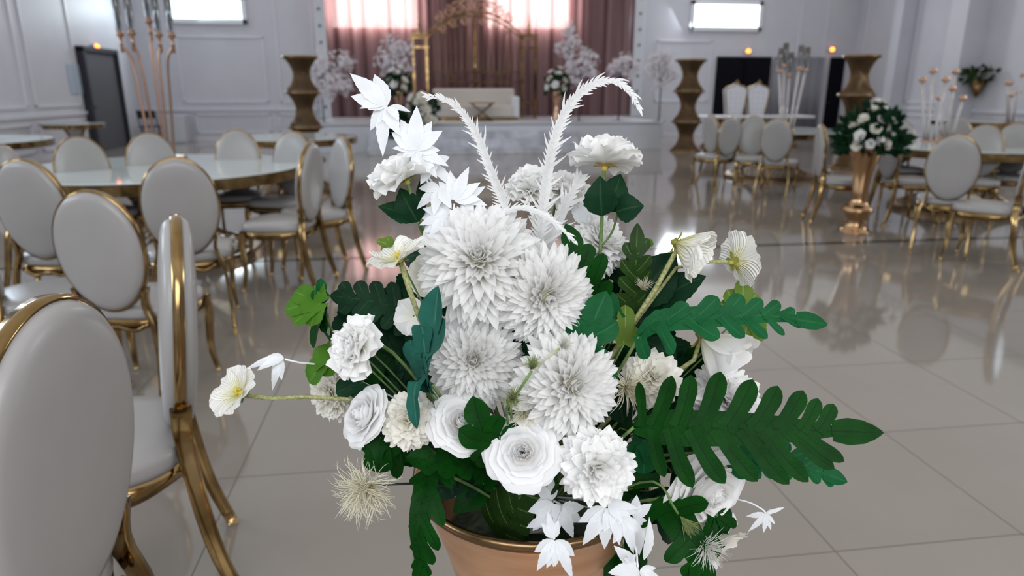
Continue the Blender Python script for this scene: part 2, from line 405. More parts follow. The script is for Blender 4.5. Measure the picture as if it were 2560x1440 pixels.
def wall_window(n, x0, x1, z0, z1, pane, Yw=YB, fr=.12):
    mb = MB(); t = fr
    for (cx, cz, lx, lz) in (((x0+x1)/2, z0+t/2, x1-x0, t), ((x0+x1)/2, z1-t/2, x1-x0, t), (x0+t/2, (z0+z1)/2, t, z1-z0), (x1-t/2, (z0+z1)/2, t, z1-z0)):
        mb.box((cx, Yw-.05, cz), (lx, .1, lz))
    f = mb.build('window_%d' % n, M['pvc'], smooth=False, bevel=.01); structure(f)
    mb = MB(); mb.box(((x0+x1)/2, Yw-.02, (z0+z1)/2), (x1-x0-2*t, .02, z1-z0-2*t)); mb.build('pane', pane, f, smooth=False)
    return f
zt = lambda py, px=1280: at_y(px, py, YB).z
wall_window(1, bx(438), bx(634), zt(60, 540), zt(-12, 540), M['pane_teal'])
wall_window(2, bx(1714), bx(1888), zt(78, 1800), zt(2, 1800), M['pane_day'])
# the two bright windows behind the stage drape
wall_window(3, bx(832), bx(1060), zt(82, 940), zt(-50, 940), M['pane_hot'])
wall_window(4, bx(1208), bx(1428), zt(82, 1320), zt(-50, 1320), M['pane_hot'])
# high windows along both side walls, out of the picture
for k, yy in enumerate((0.5, 5.5)):
    mb = MB(); mb.box((XL+.03, yy, 3.2), (.06, 2.9, 1.4)); structure(mb.build('window_%d' % (5+k), M['pvc'], smooth=False))

def wall_door(n, c, d, m, handle_at, frame=True):
    mb = MB(); mb.box(c, d); o = mb.build('door_%d' % n, m, smooth=False, bevel=.01); structure(o)
    mb = MB(); mb.box(handle_at, (.12 if d[0] > d[1] else .04, .04 if d[0] > d[1] else .12, .03)); mb.build('door_handle', M['steel'], o, smooth=False)
    return o
x0, x1 = bx(1786), bx(1922); xm = (x0+x1)/2; zd = zt(142, 1860)
wall_door(1, ((x0+xm)/2, YB-.05, zd/2), (xm-x0-.03, .08, zd), M['door_black'], (xm-.12, YB-.11, 1.0))
wall_door(2, ((x1+xm)/2, YB-.05, zd/2), (x1-xm-.03, .08, zd), M['door_black'], (xm+.12, YB-.11, 1.0))
# grey vertical blind beside the black doors
mb = MB(); g = np.zeros((2, 60, 3)); u0, u1 = bx(1926), bx(2050)
for j in range(60):
    for i in range(2): g[i, j] = (u0+(u1-u0)*j/59, YB-.12+.04*math.sin(j*1.9), .1 if i == 0 else zd)
mb.grid(g); tag(mb.build('door_curtain', mat('grey_voile', (.30, .30, .34), .8), solid=.004), 'grey hanging curtain between the black doors and the corner of the room', 'curtain')
wall_door(3, (bx(2086), YB-.05, zd/2), (.46, .08, zd), M['door_black'], (bx(2086)-.15, YB-.11, 1.0))
yl0, yl1 = ly(214), ly(292)
zl = 2.22
wall_door(4, (XL+.05, (yl0+yl1)/2, zl/2), (.08, yl1-yl0, zl), M['door_grey'], (XL+.11, yl0+.15, 1.0))
mb = MB(); mb.box((XL+.08, yl0-.05, zl/2), (.16, .10, zl+.1)); mb.box((XL+.08, yl1+.05, zl/2), (.16, .10, zl+.1)); mb.box((XL+.08, (yl0+yl1)/2, zl+.05), (.16, yl1-yl0+.2, .1))
structure(mb.build('trim_8', M['black_frame'], smooth=False))
# emergency lamps over doors
def exit_lamp(p, axis, label):
    t = thing('emergency_lamp', label, 'lamp', p)
    mb = MB(); mb.box((0, 0, 0), (.22, .07, .12) if axis == 'y' else (.07, .22, .12)); mb.build('housing', M['box_white'], t, smooth=False, bevel=.01)
    mb = MB(); q = (0, -.04, 0) if axis == 'y' else ((.04 if p.x < 0 else -.04), 0, 0)
    prof = [(.0, -.06), (.045, -.045), (.065, 0), (.045, .045), (0, .06)]
    mb.lathe(prof, 12, q); mb.build('bulb', M['lamp_orange'], t)
p = at_y(1868, 128, YB); exit_lamp(Vector((p.x, YB-.04, p.z)), 'y', 'small glowing orange emergency lamp above the black double doors')
p = at_y(2077, 124, YB); exit_lamp(Vector((p.x, YB-.04, p.z)), 'y', 'small orange emergency lamp above the narrow dark door in the right corner')
p = at_x(232, 117, XL); exit_lamp(Vector((XL+.04, p.y, p.z)), 'x', 'small orange emergency lamp above the dark grey door on the left wall')
# notice on the left wall
p = at_x(186, 198, XL); mb = MB(); mb.box((XL+.01, p.y, p.z), (.02, .55, .62)); tag(mb.build('wall_notice', M['poster'], smooth=False), 'pale blue rectangular notice on the left wall near the dark door', 'notice')

# ---------------------------------------------------------------- stage
ZS = .62; YS = 16.3
sx0, sx1 = at_y(785, 350, YS).x, at_y(1655, 350, YS).x
st = thing('stage_platform', 'low white stage platform in front of the pink drape', 'stage', ((sx0+sx1)/2, YS, 0))
def relbox(name, c, d, m, parent, **k):
    mb = MB(); l = parent.location; mb.box((c[0]-l.x, c[1]-l.y, c[2]-l.z), d); return mb.build(name, m, parent, smooth=False, **k)
relbox('platform_body', ((sx0+sx1)/2, (YS+YB-.15)/2, ZS/2-.02), (sx1-sx0, YB-.15-YS, ZS-.04), M['stage_white'], st)
relbox('stage_floor', ((sx0+sx1)/2, (YS+YB-.15)/2, ZS-.0), (sx1-sx0+.06, YB-.12-YS, .04), M['stage_white'], st)
qx0, qx1 = at_y(925, 350, YS).x, at_y(1430, 350, YS).x
sp = thing('stage_steps', 'wide marble-look steps at the middle of the stage front', 'steps', ((qx0+qx1)/2, YS-.4, 0))
for k, (zz, dd) in enumerate(((.155, .96), (.31, .64), (.465, .32))):
    mb = MB(); mb.box((0, .4-dd/2-.003, zz/2 if k == 0 else zz-.0775), (qx1-qx0, dd, zz if k == 0 else .155)); mb.build('step', M['marble'], sp, smooth=False, bevel=.008)

# drape backdrop
YD = YB-.32
dx0, dx1 = at_y(815, 200, YD).x, at_y(1582, 200, YD).x
n = 420; rnd = random.Random(3)
ph = [rnd.uniform(0, 6.28) for _ in range(6)]
g = np.zeros((14, n, 3))
for j in range(n):
    x = dx0+(dx1-dx0)*j/(n-1)
    for i in range(14):
        z = ZS+.03+(ZC-.1-ZS)*i/13
        y = .05*math.sin(x*13+ph[0]+.4*math.sin(x*2.1))+.03*math.sin(x*29+ph[1]+.3*math.sin(z))+.02*math.sin(x*5+ph[2])
        g[i, j] = (x, YD+y*(1-.25*math.sin(z+x)), z)
mb = MB(); mb.grid(g); tag(mb.build('stage_drape', M['drape']), 'tall dusty pink satin drape hanging behind the stage', 'curtain')
for (px, lab) in ((810, 'left'), (1592, 'right')):
    p = at_y(px, 200, YD-.15); t = thing('marquee_post', 'white bulb-dotted post framing the %s edge of the pink drape' % lab, 'post', (p.x, YD-.15, ZS))
    mb = MB(); mb.box((0, 0, 1.9), (.30, .12, 3.8)); mb.build('post_panel', M['stage_white'], t, smooth=False, bevel=.02)
    for k in range(9):
        mb = MB(); mb.lathe([(0, -.04), (.03, -.02), (.04, 0), (.03, .02), (0, .04)], 8, (0, -.07, .3+k*.42)); mb.build('bulb', M['candle_dark'], t)

# ---------------------------------------------------------------- gold gate arch on the stage
YG = 18.6
def gpt(px, py, Y=YG): p = at_y(px, py, Y); return p
gx0, gx1 = gpt(1052, 200).x, gpt(1322, 200).x
gate = thing('gold_gate', 'ornate golden arched gate standing open behind the white sofa', 'gate', ((gx0+gx1)/2, YG, ZS))
W2 = (gx1-gx0)/2
def post(xc, w_=.34, h=2.05):
    mb = MB()
    for s_ in (-1, 1): mb.box((xc+s_*w_/2, 0, h/2), (.05, .06, h))
    for zz in (.02, .45, h-.25, h-.02, h+.06): mb.box((xc, 0, zz), (w_+.12, .10, .05))
    mb.tube([(xc, 0, h+.08), (xc, 0, h+.35), (xc, 0, h+.6)], [.05, .02, .004], 8)
    for zz in (h+.15, h+.3): mb.lathe([(0, -.05), (.05, 0), (0, .05)], 10, (xc, 0, zz))
    mb.build('gate_post', M['gold'], gate, smooth=False)
post(-W2); post(W2)
mb = MB()
for off in (0, .10):
    mb.tube([( -W2+.15+(2*W2-.3)*t, 0, 1.95+off+.62*math.sin(PI*t)**.8) for t in np.linspace(0.001, .999, 30)], .025, 6)
mb.tube([(0, 0, .1), (0, 0, 2.55)], .035, 6)
mb.build('arch', M['gold'], gate)
def scroll(mb, c, r, turns, a0, sgn, k=.012, pull=.82):
    pts = []
    for i in range(26):
        t = i/25; a = a0+sgn*turns*2*PI*t; rr = r*(1-pull*t)
        pts.append((c[0]+rr*math.cos(a), 0, c[1]+rr*math.sin(a)))
    mb.tube(pts, [k*(1.2-.5*i/25) for i in range(26)], 5)
mb = MB()
for s_ in (-1, 1):
    for (cx, cz, r, a0) in ((.16, 2.78, .2, 0), (.30, 3.02, .17, 1), (.12, 3.2, .16, 2), (.42, 2.74, .16, .5), (.66, 2.66, .14, 1.2), (.9, 2.52, .12, 1.5), (.25, 2.45, .12, 3), (.55, 2.40, .12, 3.6), (.8, 2.25, .1, 4)):
        scroll(mb, (s_*cx, cz), r, 1.5, a0 if s_ > 0 else PI-a0, s_, .02)
mb.build('scrollwork', M['rose_gold'], gate)
for s_ in (-1, 1):
    mb = MB(); x0_, x1_ = .06*s_, (W2-.22)*s_
    for t in np.linspace(0, 1, 9): x_ = x0_+(x1_-x0_)*t; mb.tube([(x_, .03, .12), (x_, .03, 1.9+.5*math.cos(x_/W2*1.4))], .010, 5)
    for zz in (.15, .95, 1.2): mb.tube([(x0_, .03, zz), (x1_, .03, zz)], .014, 5)
    scroll(mb, ((x0_+x1_)/2, 1.07), .12, 1.3, 0, s_, .012)
    mb.build('gate_leaf', M['gold_dark'], gate)

# sofa and side table on the stage
p = gpt(1188, 300, 17.9); sofa = thing('stage_sofa', 'cream upholstered sofa with thin gold base on the stage', 'sofa', (p.x, 17.9, ZS))
def sbox(name, c, d, m, parent, bevel=.05, sub=0):
    mb = MB(); mb.box(c, d); return mb.build(name, m, parent, smooth=False, bevel=bevel, sub=sub)
sbox('base', (0, 0, .05), (2.1, .8, .07), M['gold'], sofa, .01)
sbox('seat', (0, -.06, .24), (1.9, .72, .3), M['sofa'], sofa)
sbox('backrest', (0, .34, .42), (2.1, .18, .74), M['sofa'], sofa)
for s_ in (-1, 1): sbox('armrest', (s_*1.0, 0, .34), (.18, .78, .52), M['tufted'], sofa)
p = gpt(1205, 300, 17.15); tb = thing('cross_leg_side_table', 'small gold side table with crossed legs before the stage sofa', 'table', (p.x, 17.15, ZS))
mb = MB(); mb.box((0, 0, .45), (.62, .4, .03)); mb.build('table_top', M['gold_dark'], tb, smooth=False)
for s_ in (-1, 1):
    mb = MB(); mb.tube([(-.26, s_*.16, .02), (.26, s_*.16, .44)], .016, 5); mb.tube([(.26, s_*.16, .02), (-.26, s_*.16, .44)], .016, 5); mb.tube([(-.28, s_*.16, .015), (.28, s_*.16, .015)], .014, 5)
    mb.build('leg_frame', M['gold_dark'], tb)

# ---------------------------------------------------------------- white blossom trees
def blossom_tree(name, base, h, clumps, label, stand='steel', seed=1, rr=.016, bs=.045, dens=46):
    rnd = random.Random(seed)
    t = thing(name, label, 'blossom tree', base, group='white blossom trees around the stage')
    mb = MB(); mb.lathe([(.17, 0), (.17, .02), (.03, .03)], 16); mb.tube([(0, 0, .02), (0, 0, h*.8)], rr, 6)
    mb.build('stand', M[stand], t)
    mb = MB()
    for (cx, cz, r) in clumps:
        mb.tube(spline([(0, 0, h*.75), (cx*.4, .02, (h*.75+cz)/2), (cx, 0, cz+r*.4)], 6), [.012]*5+[.004], 4)
    mb.build('branches', M['stem_dark'], t)
    mb = MB()
    for (cx, cz, r) in clumps:
        for k in range(int(dens*r/.2)):
            d_ = Vector((rnd.gauss(0, 1), rnd.gauss(0, 1), rnd.gauss(0, 1))).normalized()*(r*rnd.random()**.5)
            c_ = Vector((cx, 0, cz))+d_
            ax = (d_.normalized()+Vector((rnd.uniform(-.4, .4), -.3, rnd.uniform(-.3, .3)))).normalized()
            a_ = ax.orthogonal().normalized(); b_ = ax.cross(a_)
            s_ = bs*rnd.uniform(.7, 1.3); rot = rnd.uniform(0, 6.28)
            for q in range(5):
                an = rot+q*2*PI/5
                e = a_*math.cos(an)+b_*math.sin(an); f_ = a_*math.cos(an+1.57)+b_*math.sin(an+1.57)
                mb.add([c_, c_+e*s_*.6+f_*s_*.42+ax*s_*.2, c_+e*s_*1.05+ax*s_*.3, c_+e*s_*.6-f_*s_*.42+ax*s_*.2], [(0, 1, 2, 3)], [0, .6, 1, .6])
    mb.build('blossoms', M['blossom'], t)
    return t
def stage_tree(px, Y, base_z, top_px, clumps_px, label, seed, name='blossom_tree', stand='steel', **k):
    b_ = at_y(px, 250, Y); h = at_y(px, top_px, Y).z-base_z
    cl = []
    for (cx, cy, r) in clumps_px:
        q = at_y(cx, cy, Y); cl.append((q.x-b_.x, q.z-base_z, r*Y/F_PX*1.02))
    blossom_tree(name, (b_.x, Y, base_z), h, cl, label, stand, seed, **k)
stage_tree(806, 16.9, ZS, 150, [(800, 155, 34), (775, 215, 30), (830, 205, 36), (850, 160, 30), (868, 150, 22), (815, 235, 22), (790, 190, 30), (860, 215, 24)], 'white blossom tree on a black stand at the left edge of the stage', 1)
stage_tree(990, 17.6, ZS, 130, [(985, 120, 34), (965, 150, 30), (1010, 125, 30), (995, 165, 34), (970, 185, 22), (1015, 165, 20)], 'grey-white blossom tree behind the left stage bouquet beside the gate', 2)
stage_tree(1420, 17.4, ZS, 90, [(1420, 75, 20), (1430, 105, 24), (1405, 120, 18), (1425, 140, 14)], 'tall slim blossom tree right of the golden gate', 3)
stage_tree(1448, 16.9, ZS, 150, [(1450, 165, 30), (1475, 150, 24), (1425, 165, 18), (1462, 130, 14), (1440, 200, 20), (1480, 180, 18)], 'spiky white blossom tree right of the right stage bouquet', 4)
stage_tree(1548, 17.2, ZS, 160, [(1545, 165, 24), (1565, 150, 20), (1530, 180, 18), (1570, 185, 22), (1590, 165, 14)], 'pale blossom tree before the right post of the drape', 5)
stage_tree(1650, 16.7, ZS-.0, 170, [(1645, 160, 30), (1670, 165, 26), (1630, 185, 24), (1650, 205, 26), (1665, 140, 20), (1640, 145, 18), (1680, 190, 16)], 'round white blossom tree on a black stand at the right edge of the stage', 6)

# ---------------------------------------------------------------- wire hourglass display pillars
def mesh_profile_obj(mb, prof, nw, r, twist=1.1, sub=6):
    """two families of wires wound over a profile, the prof given as (radius, z)"""
    rs = np.array([p_[0] for p_ in prof]); zs = np.array([p_[1] for p_ in prof]); tt = np.linspace(0, 1, len(prof))
    ns = (len(prof)-1)*sub+1; T = np.linspace(0, 1, ns)
    R_ = np.interp(T, tt, rs); Z_ = np.interp(T, tt, zs)
    R_ = np.convolve(np.pad(R_, 2, mode='edge'), np.ones(5)/5, 'valid') if sub > 3 else R_
    for k in range(nw):
        for s_ in (-1, 1):
            mb.tube([(R_[i]*math.cos(2*PI*k/nw+s_*twist*T[i]), R_[i]*math.sin(2*PI*k/nw+s_*twist*T[i]), Z_[i]) for i in range(ns)], r, 3, cap=False)
def ring(mb, rad, z, r, h=0, seg=40):
    prof = [(rad-r, z-r-h), (rad+r, z-r-h), (rad+r, z+r+h), (rad-r, z+r+h), (rad-r, z-r-h)]
    mb.lathe(prof, seg, closed_ends=False)
def pillar(px, py_top, py_bot_z, Y, R_top, label, n=3, H=None, pilr=.0):
    p = at_y(px, py_top, Y); top = p.z; zb = 0
    t = thing('wire_display_pillar', label, 'pillar', (p.x, Y, 0), group='gold hourglass pillars')
    seg_h = top/n
    mb = MB(); prof = []
    for k in range(n):
        z0 = k*seg_h
        prof += [(R_top, z0+.02), (R_top*.66, z0+seg_h*.2), (R_top*.40, z0+seg_h*.5), (R_top*.66, z0+seg_h*.8)]
    prof.append((R_top, top))
    mesh_profile_obj(mb, prof, 36, .006, twist=PI*n*.5, sub=4)
    mb.build('wire_lattice', M['gold_dark'], t)
    mb = MB()
    for k in range(n+1): ring(mb, R_top, max(.015, k*seg_h-.01), .012, .012)
    mb.lathe([(0, top-.012), (R_top, top-.012), (R_top, top+.01), (0, top+.01)], 32)
    mb.build('rim_bands', M['gold_dark'], t)
    mb = MB(); ip = [(r_*.93, z_) for r_, z_ in prof]; mb.lathe(ip, 24, closed_ends=False); mb.build('inner_shell', mat('smoked_shell', (.09, .065, .045), .5, .3), t)
pillar(750, 142, 330, 14.5, .33, 'gold wire hourglass pillar to the left of the stage')
pillar(1728, 150, 350, 15.6, .34, 'gold wire hourglass pillar to the right of the stage')
pillar(2155, 140, 330, 11.6, .30, 'gold wire hourglass pillar behind the floor vase with greenery')

# ---------------------------------------------------------------- tables
def table_proto(rt=1.15, zt_=.76, pr=.76):
    t = thing('round_table', None, 'table', (0, 0, 0), group='round glass-topped banquet tables')
    mb = MB(); mb.lathe([(0, zt_-.012), (rt-.01, zt_-.012), (rt, zt_-.006), (rt-.006, zt_), (0, zt_)], 64); mb.build('tabletop', M['glass_top'], t, smooth=False)
    mb = MB(); ring(mb, rt-.004, zt_-.052, .007, .033, 64); mb.lathe([(0, zt_-.045), (rt-.02, zt_-.045), (rt-.02, zt_-.03), (0, zt_-.03)], 48); mb.build('apron', M['gold'], t, smooth=False)
    prof = [(pr*.92, .05), (pr*.62, .14), (pr*.36, .27), (pr*.29, .38), (pr*.34, .5), (pr*.48, .62), (pr*.64, .70)]
    mb = MB(); mesh_profile_obj(mb, prof, 40, .0055, 1.6, 5); mb.build('lattice_pedestal', M['gold'], t)
    mb = MB(); mb.lathe([(0, .0), (pr, .0), (pr, .045), (pr*.95, .06), (0, .06)], 48);  mb.build('base_ring', M['gold_dark'], t, smooth=False)
    return t
T1c = Vector((-2.15, 6.15, 0))
tab = table_proto(); tab.location = T1c
tab['label'] = 'round glass-topped table with gold edge in the left foreground, under the tall candelabra'
tables = {}
def tb_at(px, py, label, s=1.0):
    p = at_z(px, py, .76); dup(tab, (p.x, p.y, 0), random.random(), label, scale=(s, s, 1)); return Vector((p.x, p.y, 0))
T7 = tb_at(-105, 350, 'round glass-topped table cut by the left edge of the picture', .9)
T6 = tb_at(184, 308, 'round gold-edged table by the left wall with its lattice pedestal showing', .46)
T8 = tb_at(735, 341, 'round gold-edged table in front of the left end of the stage', .74)
T2 = tb_at(1935, 324, 'round glass-topped table in front of the white throne chairs', .95)
T3 = tb_at(2420, 362, 'round glass-topped table at the right, behind the gold floor vase', .98)
T4 = tb_at(2480, 301, 'far right round table below the wall flowers', 1.0)
p = at_z(1880, 289, .76); T5 = Vector((p.x, p.y, 0))
ht = thing('head_table', 'long pale head table in front of the two throne chairs', 'table', T5)
mb = MB(); mb.box((0, 0, .74), (2.9, .8, .05)); mb.build('tabletop', M['tufted'], ht, smooth=False, bevel=.01)
for s_ in (-1, 1): mb = MB(); mb.lathe([(.28, 0), (.28, .03), (.12, .2), (.1, .4), (.2, .65), (.25, .71)], 20, (s_*1.0, 0, 0)); mb.build('pedestal', M['gold_dark'], ht)

# ---------------------------------------------------------------- banquet chairs
OVC, OVH, OVW, TILT = .748, .278, .196, math.radians(6)
def oval(th, y=0, k=1.0, dw=0.0):
    """a point of the oval back: th = 0 at the right, pi/2 at the top; leans backwards"""
    x = (OVW*k+dw)*math.cos(th); z = (OVH*k+dw)*math.sin(th)
    # slightly egg shaped: wider towards the top
    x *= 1+.04*math.sin(th)
    yy = y-math.sin(TILT)*z
    return (x, -.225+yy, OVC+z*math.cos(TILT))
def chair_proto():
    t = thing('banquet_chair', None, 'chair', (0, 0, 0), group='oval-back banquet chairs')
    n = 56
    # oval band
    g = np.zeros((5, n, 3))
    for j in range(n):
        th = 2*PI*j/n
        for i, (y, d) in enumerate(((-.013, .0), (.013, .0), (.013, .012), (-.013, .012), (-.013, 0))): g[i, j] = oval(th, y, 1, d-.006)
    mb = MB(); mb.grid(g, closed=True); mb.build('back_band', M['gold'], t, smooth=True)
    # pads (front and rear): domed cushions
    for s_, nm in ((1, 'front_pad'), (-1, 'rear_pad')):
        rs = [(1.0, .008), (1.0, .014), (.985, .024), (.95, .032), (.85, .038), (.6, .043), (.3, .045), (.001, .046)]
        g = np.zeros((len(rs), n, 3))
        for i, (k, y) in enumerate(rs):
            for j in range(n): g[i, j] = oval(2*PI*j/n, s_*(y-.0), k, -.004 if k > .9 else 0)
        if s_ < 0: g = g[:, ::-1]
        mb = MB(); mb.grid(g, closed=True); mb.build(nm, M['leather'], t)
    # seat cushion
    def seat_out(th, k=1.0):
        c, s_ = math.cos(th), math.sin(th); e = .55
        x = .235*k*math.copysign(abs(c)**e, c); y = .225*k*math.copysign(abs(s_)**e, s_)
        x *= 1+.08*(y/.225)
        return x, y+.02
    rs = [(.001, .425), (.9, .425), (.99, .43), (1.0, .445), (1.0, .462), (.98, .476), (.93, .484), (.7, .492), (.4, .497), (.001, .499)]
    g = np.zeros((len(rs), 48, 3))
    for i, (k, z) in enumerate(rs):
        for j in range(48):
            x, y = seat_out(2*PI*j/48, max(k, .001)); g[i, j] = (x, y, z)
    mb = MB(); mb.grid(g, closed=True); mb.build('seat', M['leather'], t)
    g = np.zeros((5, 48, 3))
    for j in range(48):
        for i, (k, z) in enumerate(((.9, .428), (.985, .428), (.985, .392+.0), (.9, .392), (.9, .428))):
            x, y = seat_out(2*PI*j/48, k); g[i, j] = (x, y, z-(.018*math.sin(2*PI*j/48*2+PI/2)**2 if z < .4 else 0))
    mb = MB(); mb.grid(g, closed=True); mb.build('seat_frame', M['gold'], t)
    def bar(path, wx, wy):
        """flat metal bar along a path, widths across x and y"""
        pts = spline(path, 14); g = np.zeros((14, 8, 3))
        for i, p_ in enumerate(pts):
            q = i/13; a = wx[0]+(wx[1]-wx[0])*q; b_ = wy[0]+(wy[1]-wy[0])*q
            for j, (cx, cy) in enumerate(((-1, -.8), (-.8, -1), (.8, -1), (1, -.8), (1, .8), (.8, 1), (-.8, 1), (-1, .8))): g[i, j] = (p_.x+cx*a/2, p_.y+cy*b_/2, p_.z)
        m_ = MB(); m_.grid(g, closed=True); m_.f.append(tuple(range(8))); m_.f.append(tuple(13*8+j for j in range(8))[::-1]); return m_
    for s_ in (-1, 1):
        a_ = oval(-PI/2+s_*.95, 0, 1, .008); b_ = oval(-PI/2+s_*.62, 0, 1, .006)
        bar([a_, (s_*.150, -.205, .50), (s_*.185, -.215, .38), (s_*.20, -.245, .18), (s_*.205, -.298, 0)], (.020, .022), (.050, .034)).build('rear_leg', M['gold'], t)
        bar([(s_*.215, .20, .43), (s_*.222, .215, .33), (s_*.212, .212, .15), (s_*.225, .235, 0)], (.045, .02), (.045, .02)).build('front_leg', M['gold'], t)
    # scalloped brackets under the seat
    mb = MB(); mb.tube(spline([(-.15, -.20, .41), (-.08, -.205, .375), (0, -.205, .395), (.08, -.205, .375), (.15, -.20, .41)], 14), .011, 6)
    mb.build('back_stretcher', M['gold'], t)
    return t
chair = chair_proto(); first = [True]
def put_chair(px, py, rel, label, ztop=1.022, shift=(0, 0)):
    """px,py = the top of the oval back in the photo; rel = facing against the line of sight (0 = back to us, 90 = facing right)"""
    top = at_z(px, py, ztop); hd = math.atan2(top.x, top.y)+math.radians(rel); rz = -hd
    k = ztop/1.022; off = Matrix.Rotation(rz, 3, 'Z') @ Vector((0, -.257*k, 0))
    loc = (top.x-off.x, top.y-off.y, 0)
    if first[0]:
        first[0] = False; chair.location = loc; chair.rotation_euler = (0, 0, rz); chair['label'] = label; chair.scale = (k, k, k); return chair
    return dup(chair, loc, rz, label, scale=(k, k, k))
put_chair(108, 758, -55, 'large oval-back chair nearest the camera, cropped by the bottom left corner', 1.06)
put_chair(442, 545, -90, 'oval-back chair seen exactly edge-on beside the bouquet, seat to the left', 1.06)
put_chair(216, 479, 34, 'oval-back chair seen from behind just above the nearest chair', .98)
put_chair(50, 400, 38, 'oval-back chair at the left edge, turned to the big left table')
put_chair(-120, 445, 90, 'oval-back chair at the left edge showing mostly its seat')
put_chair(435, 396, 4, 'oval-back chair seen squarely from behind in front of the candelabra table')
put_chair(778, 358, -68, 'side-on oval-back chair at the right end of the candelabra table')
put_chair(858, 344, -112, 'oval-back chair with a bluish sheen on its cushion, right of the side-on chair', )
put_chair(590, 325, 190, 'oval-back chair facing the camera behind the right half of the candelabra table')
put_chair(733, 330, -150, 'oval-back chair behind the right tip of the candelabra table')
put_chair(190, 342, 165, 'oval-back chair facing the camera behind the left half of the candelabra table')
put_chair(368, 333, 172, 'oval-back chair partly hidden by the gold candelabra stems')
put_chair(-5, 362, 120, 'oval-back chair at the far left edge beside the cropped round table')
# right hand side
put_chair(1778, 288, 55, 'oval-back chair turned sideways at the left end of the throne-side table')
put_chair(1830, 291, -42, 'narrow white oval-back chair at the left front of the throne-side table')
put_chair(1946, 297, 10, 'white oval-back chair seen from behind in the middle of the throne-side table')
put_chair(1886, 290, 175, 'oval-back chair half hidden behind the throne-side table')
put_chair(2053, 313, 78, 'edge-on white oval-back chair left of the greenery vase')
put_chair(2226, 314, 60, 'oval-back chair partly hidden behind the gold floor vase')
put_chair(2396, 337, 0, 'oval-back chair seen from behind at the front of the right table')
put_chair(2468, 312, 185, 'oval-back chair facing the camera across the right table')
put_chair(2610, 345, -80, 'oval-back chair at the right edge of the picture')
put_chair(2548, 308, 190, 'oval-back chair cropped by the upper right edge, behind the right table')
put_chair(2395, 292, 170, 'small distant oval-back chair beyond the right table')
put_chair(2250, 300, 165, 'distant oval-back chair behind the greenery')
# ================================================================ FLOWER BUILDERS
def basis(ax, roll=0.0):
    z = ax.normalized(); ref = UPV if abs(z.dot(UPV)) < .95 else RGT
    x = (ref-z*ref.dot(z)).normalized(); y = z.cross(x)
    c, s_ = math.cos(roll), math.sin(roll)
    x2 = x*c+y*s_; y2 = y*c-x*s_
    return Matrix((x2, y2, z)).transposed()
PROF = {
 'pointed': ((0, .25, .5, .75, .9, 1), (.35, .62, .86, 1, .70, .10)),
 'round': ((0, .25, .5, .75, .9, 1), (.22, .62, .92, 1, .85, .50)),
 'wide': ((0, .2, .5, .8, 1), (.12, .55, .95, 1, .72)),
 'leaf': ((0, .12, .35, .6, .85, 1), (.04, .62, 1, .82, .35, .02)),
 'lobe': ((0, .2, .45, .7, .83, .91, .97, 1), (1.0, .82, .90, 1, .88, .66, .35, .04)),
 'tip': ((0, .3, .6, .8, .92, 1), (.75, 1, .86, .55, .28, .03)),
 'taper': ((0, .3, .6, .85, 1), (1, .9, .62, .28, .03)),
}
def petal(mb, phi, L, W, a0, a1, r0=0.0, z0=0.0, cup=.3, prof='round', nu=6, nv=5, ruf=0.0, jag=0.0, rib=0.0, rnd=random, twist=0.0, roundtip=.12, u0=0.0):
    """petal in flower space: axis z, a0/a1 = angle from the axis at its foot / tip"""
    us = np.linspace(0, 1, nu); vs = np.linspace(-1, 1, nv)
    ww = np.interp(us, *PROF[prof])*W
    jg = np.array([1-jag*rnd.random() for _ in vs]); ph = rnd.uniform(0, 6.28)
    A = a0+(a1-a0)*us
    xs = [r0]; zs = [z0]
    for i in range(1, nu):
        a = (A[i]+A[i-1])/2; xs.append(xs[-1]+math.sin(a)*L/(nu-1)); zs.append(zs[-1]+math.cos(a)*L/(nu-1))
    xs = np.array(xs); zs = np.array(zs)
    G = np.zeros((nu, nv, 3)); U_ = np.zeros((nu, nv)); V_ = np.zeros((nu, nv))
    c, s_ = math.cos(phi), math.sin(phi)
    for j, v in enumerate(vs):
        uu = us*(1-roundtip*v*v)*(1-(1-jg[j])*us)
        x = np.interp(uu, us, xs); z = np.interp(uu, us, zs); a = np.interp(uu, us, A)
        wv = np.interp(uu, us, ww)
        off = cup*v*v*wv + ruf*L*np.sin(v*7+ph)*us**2 + rib*L*np.sin(v*16)*(.3+us*.7) + twist*v*wv*us
        x = x-np.cos(a)*off; z = z+np.sin(a)*off; y = v*wv
        G[:, j, 0] = x*c-y*s_; G[:, j, 1] = x*s_+y*c; G[:, j, 2] = z
        U_[:, j] = u0+(1-u0)*us; V_[:, j] = v
    mb.grid(G, U_, V_)
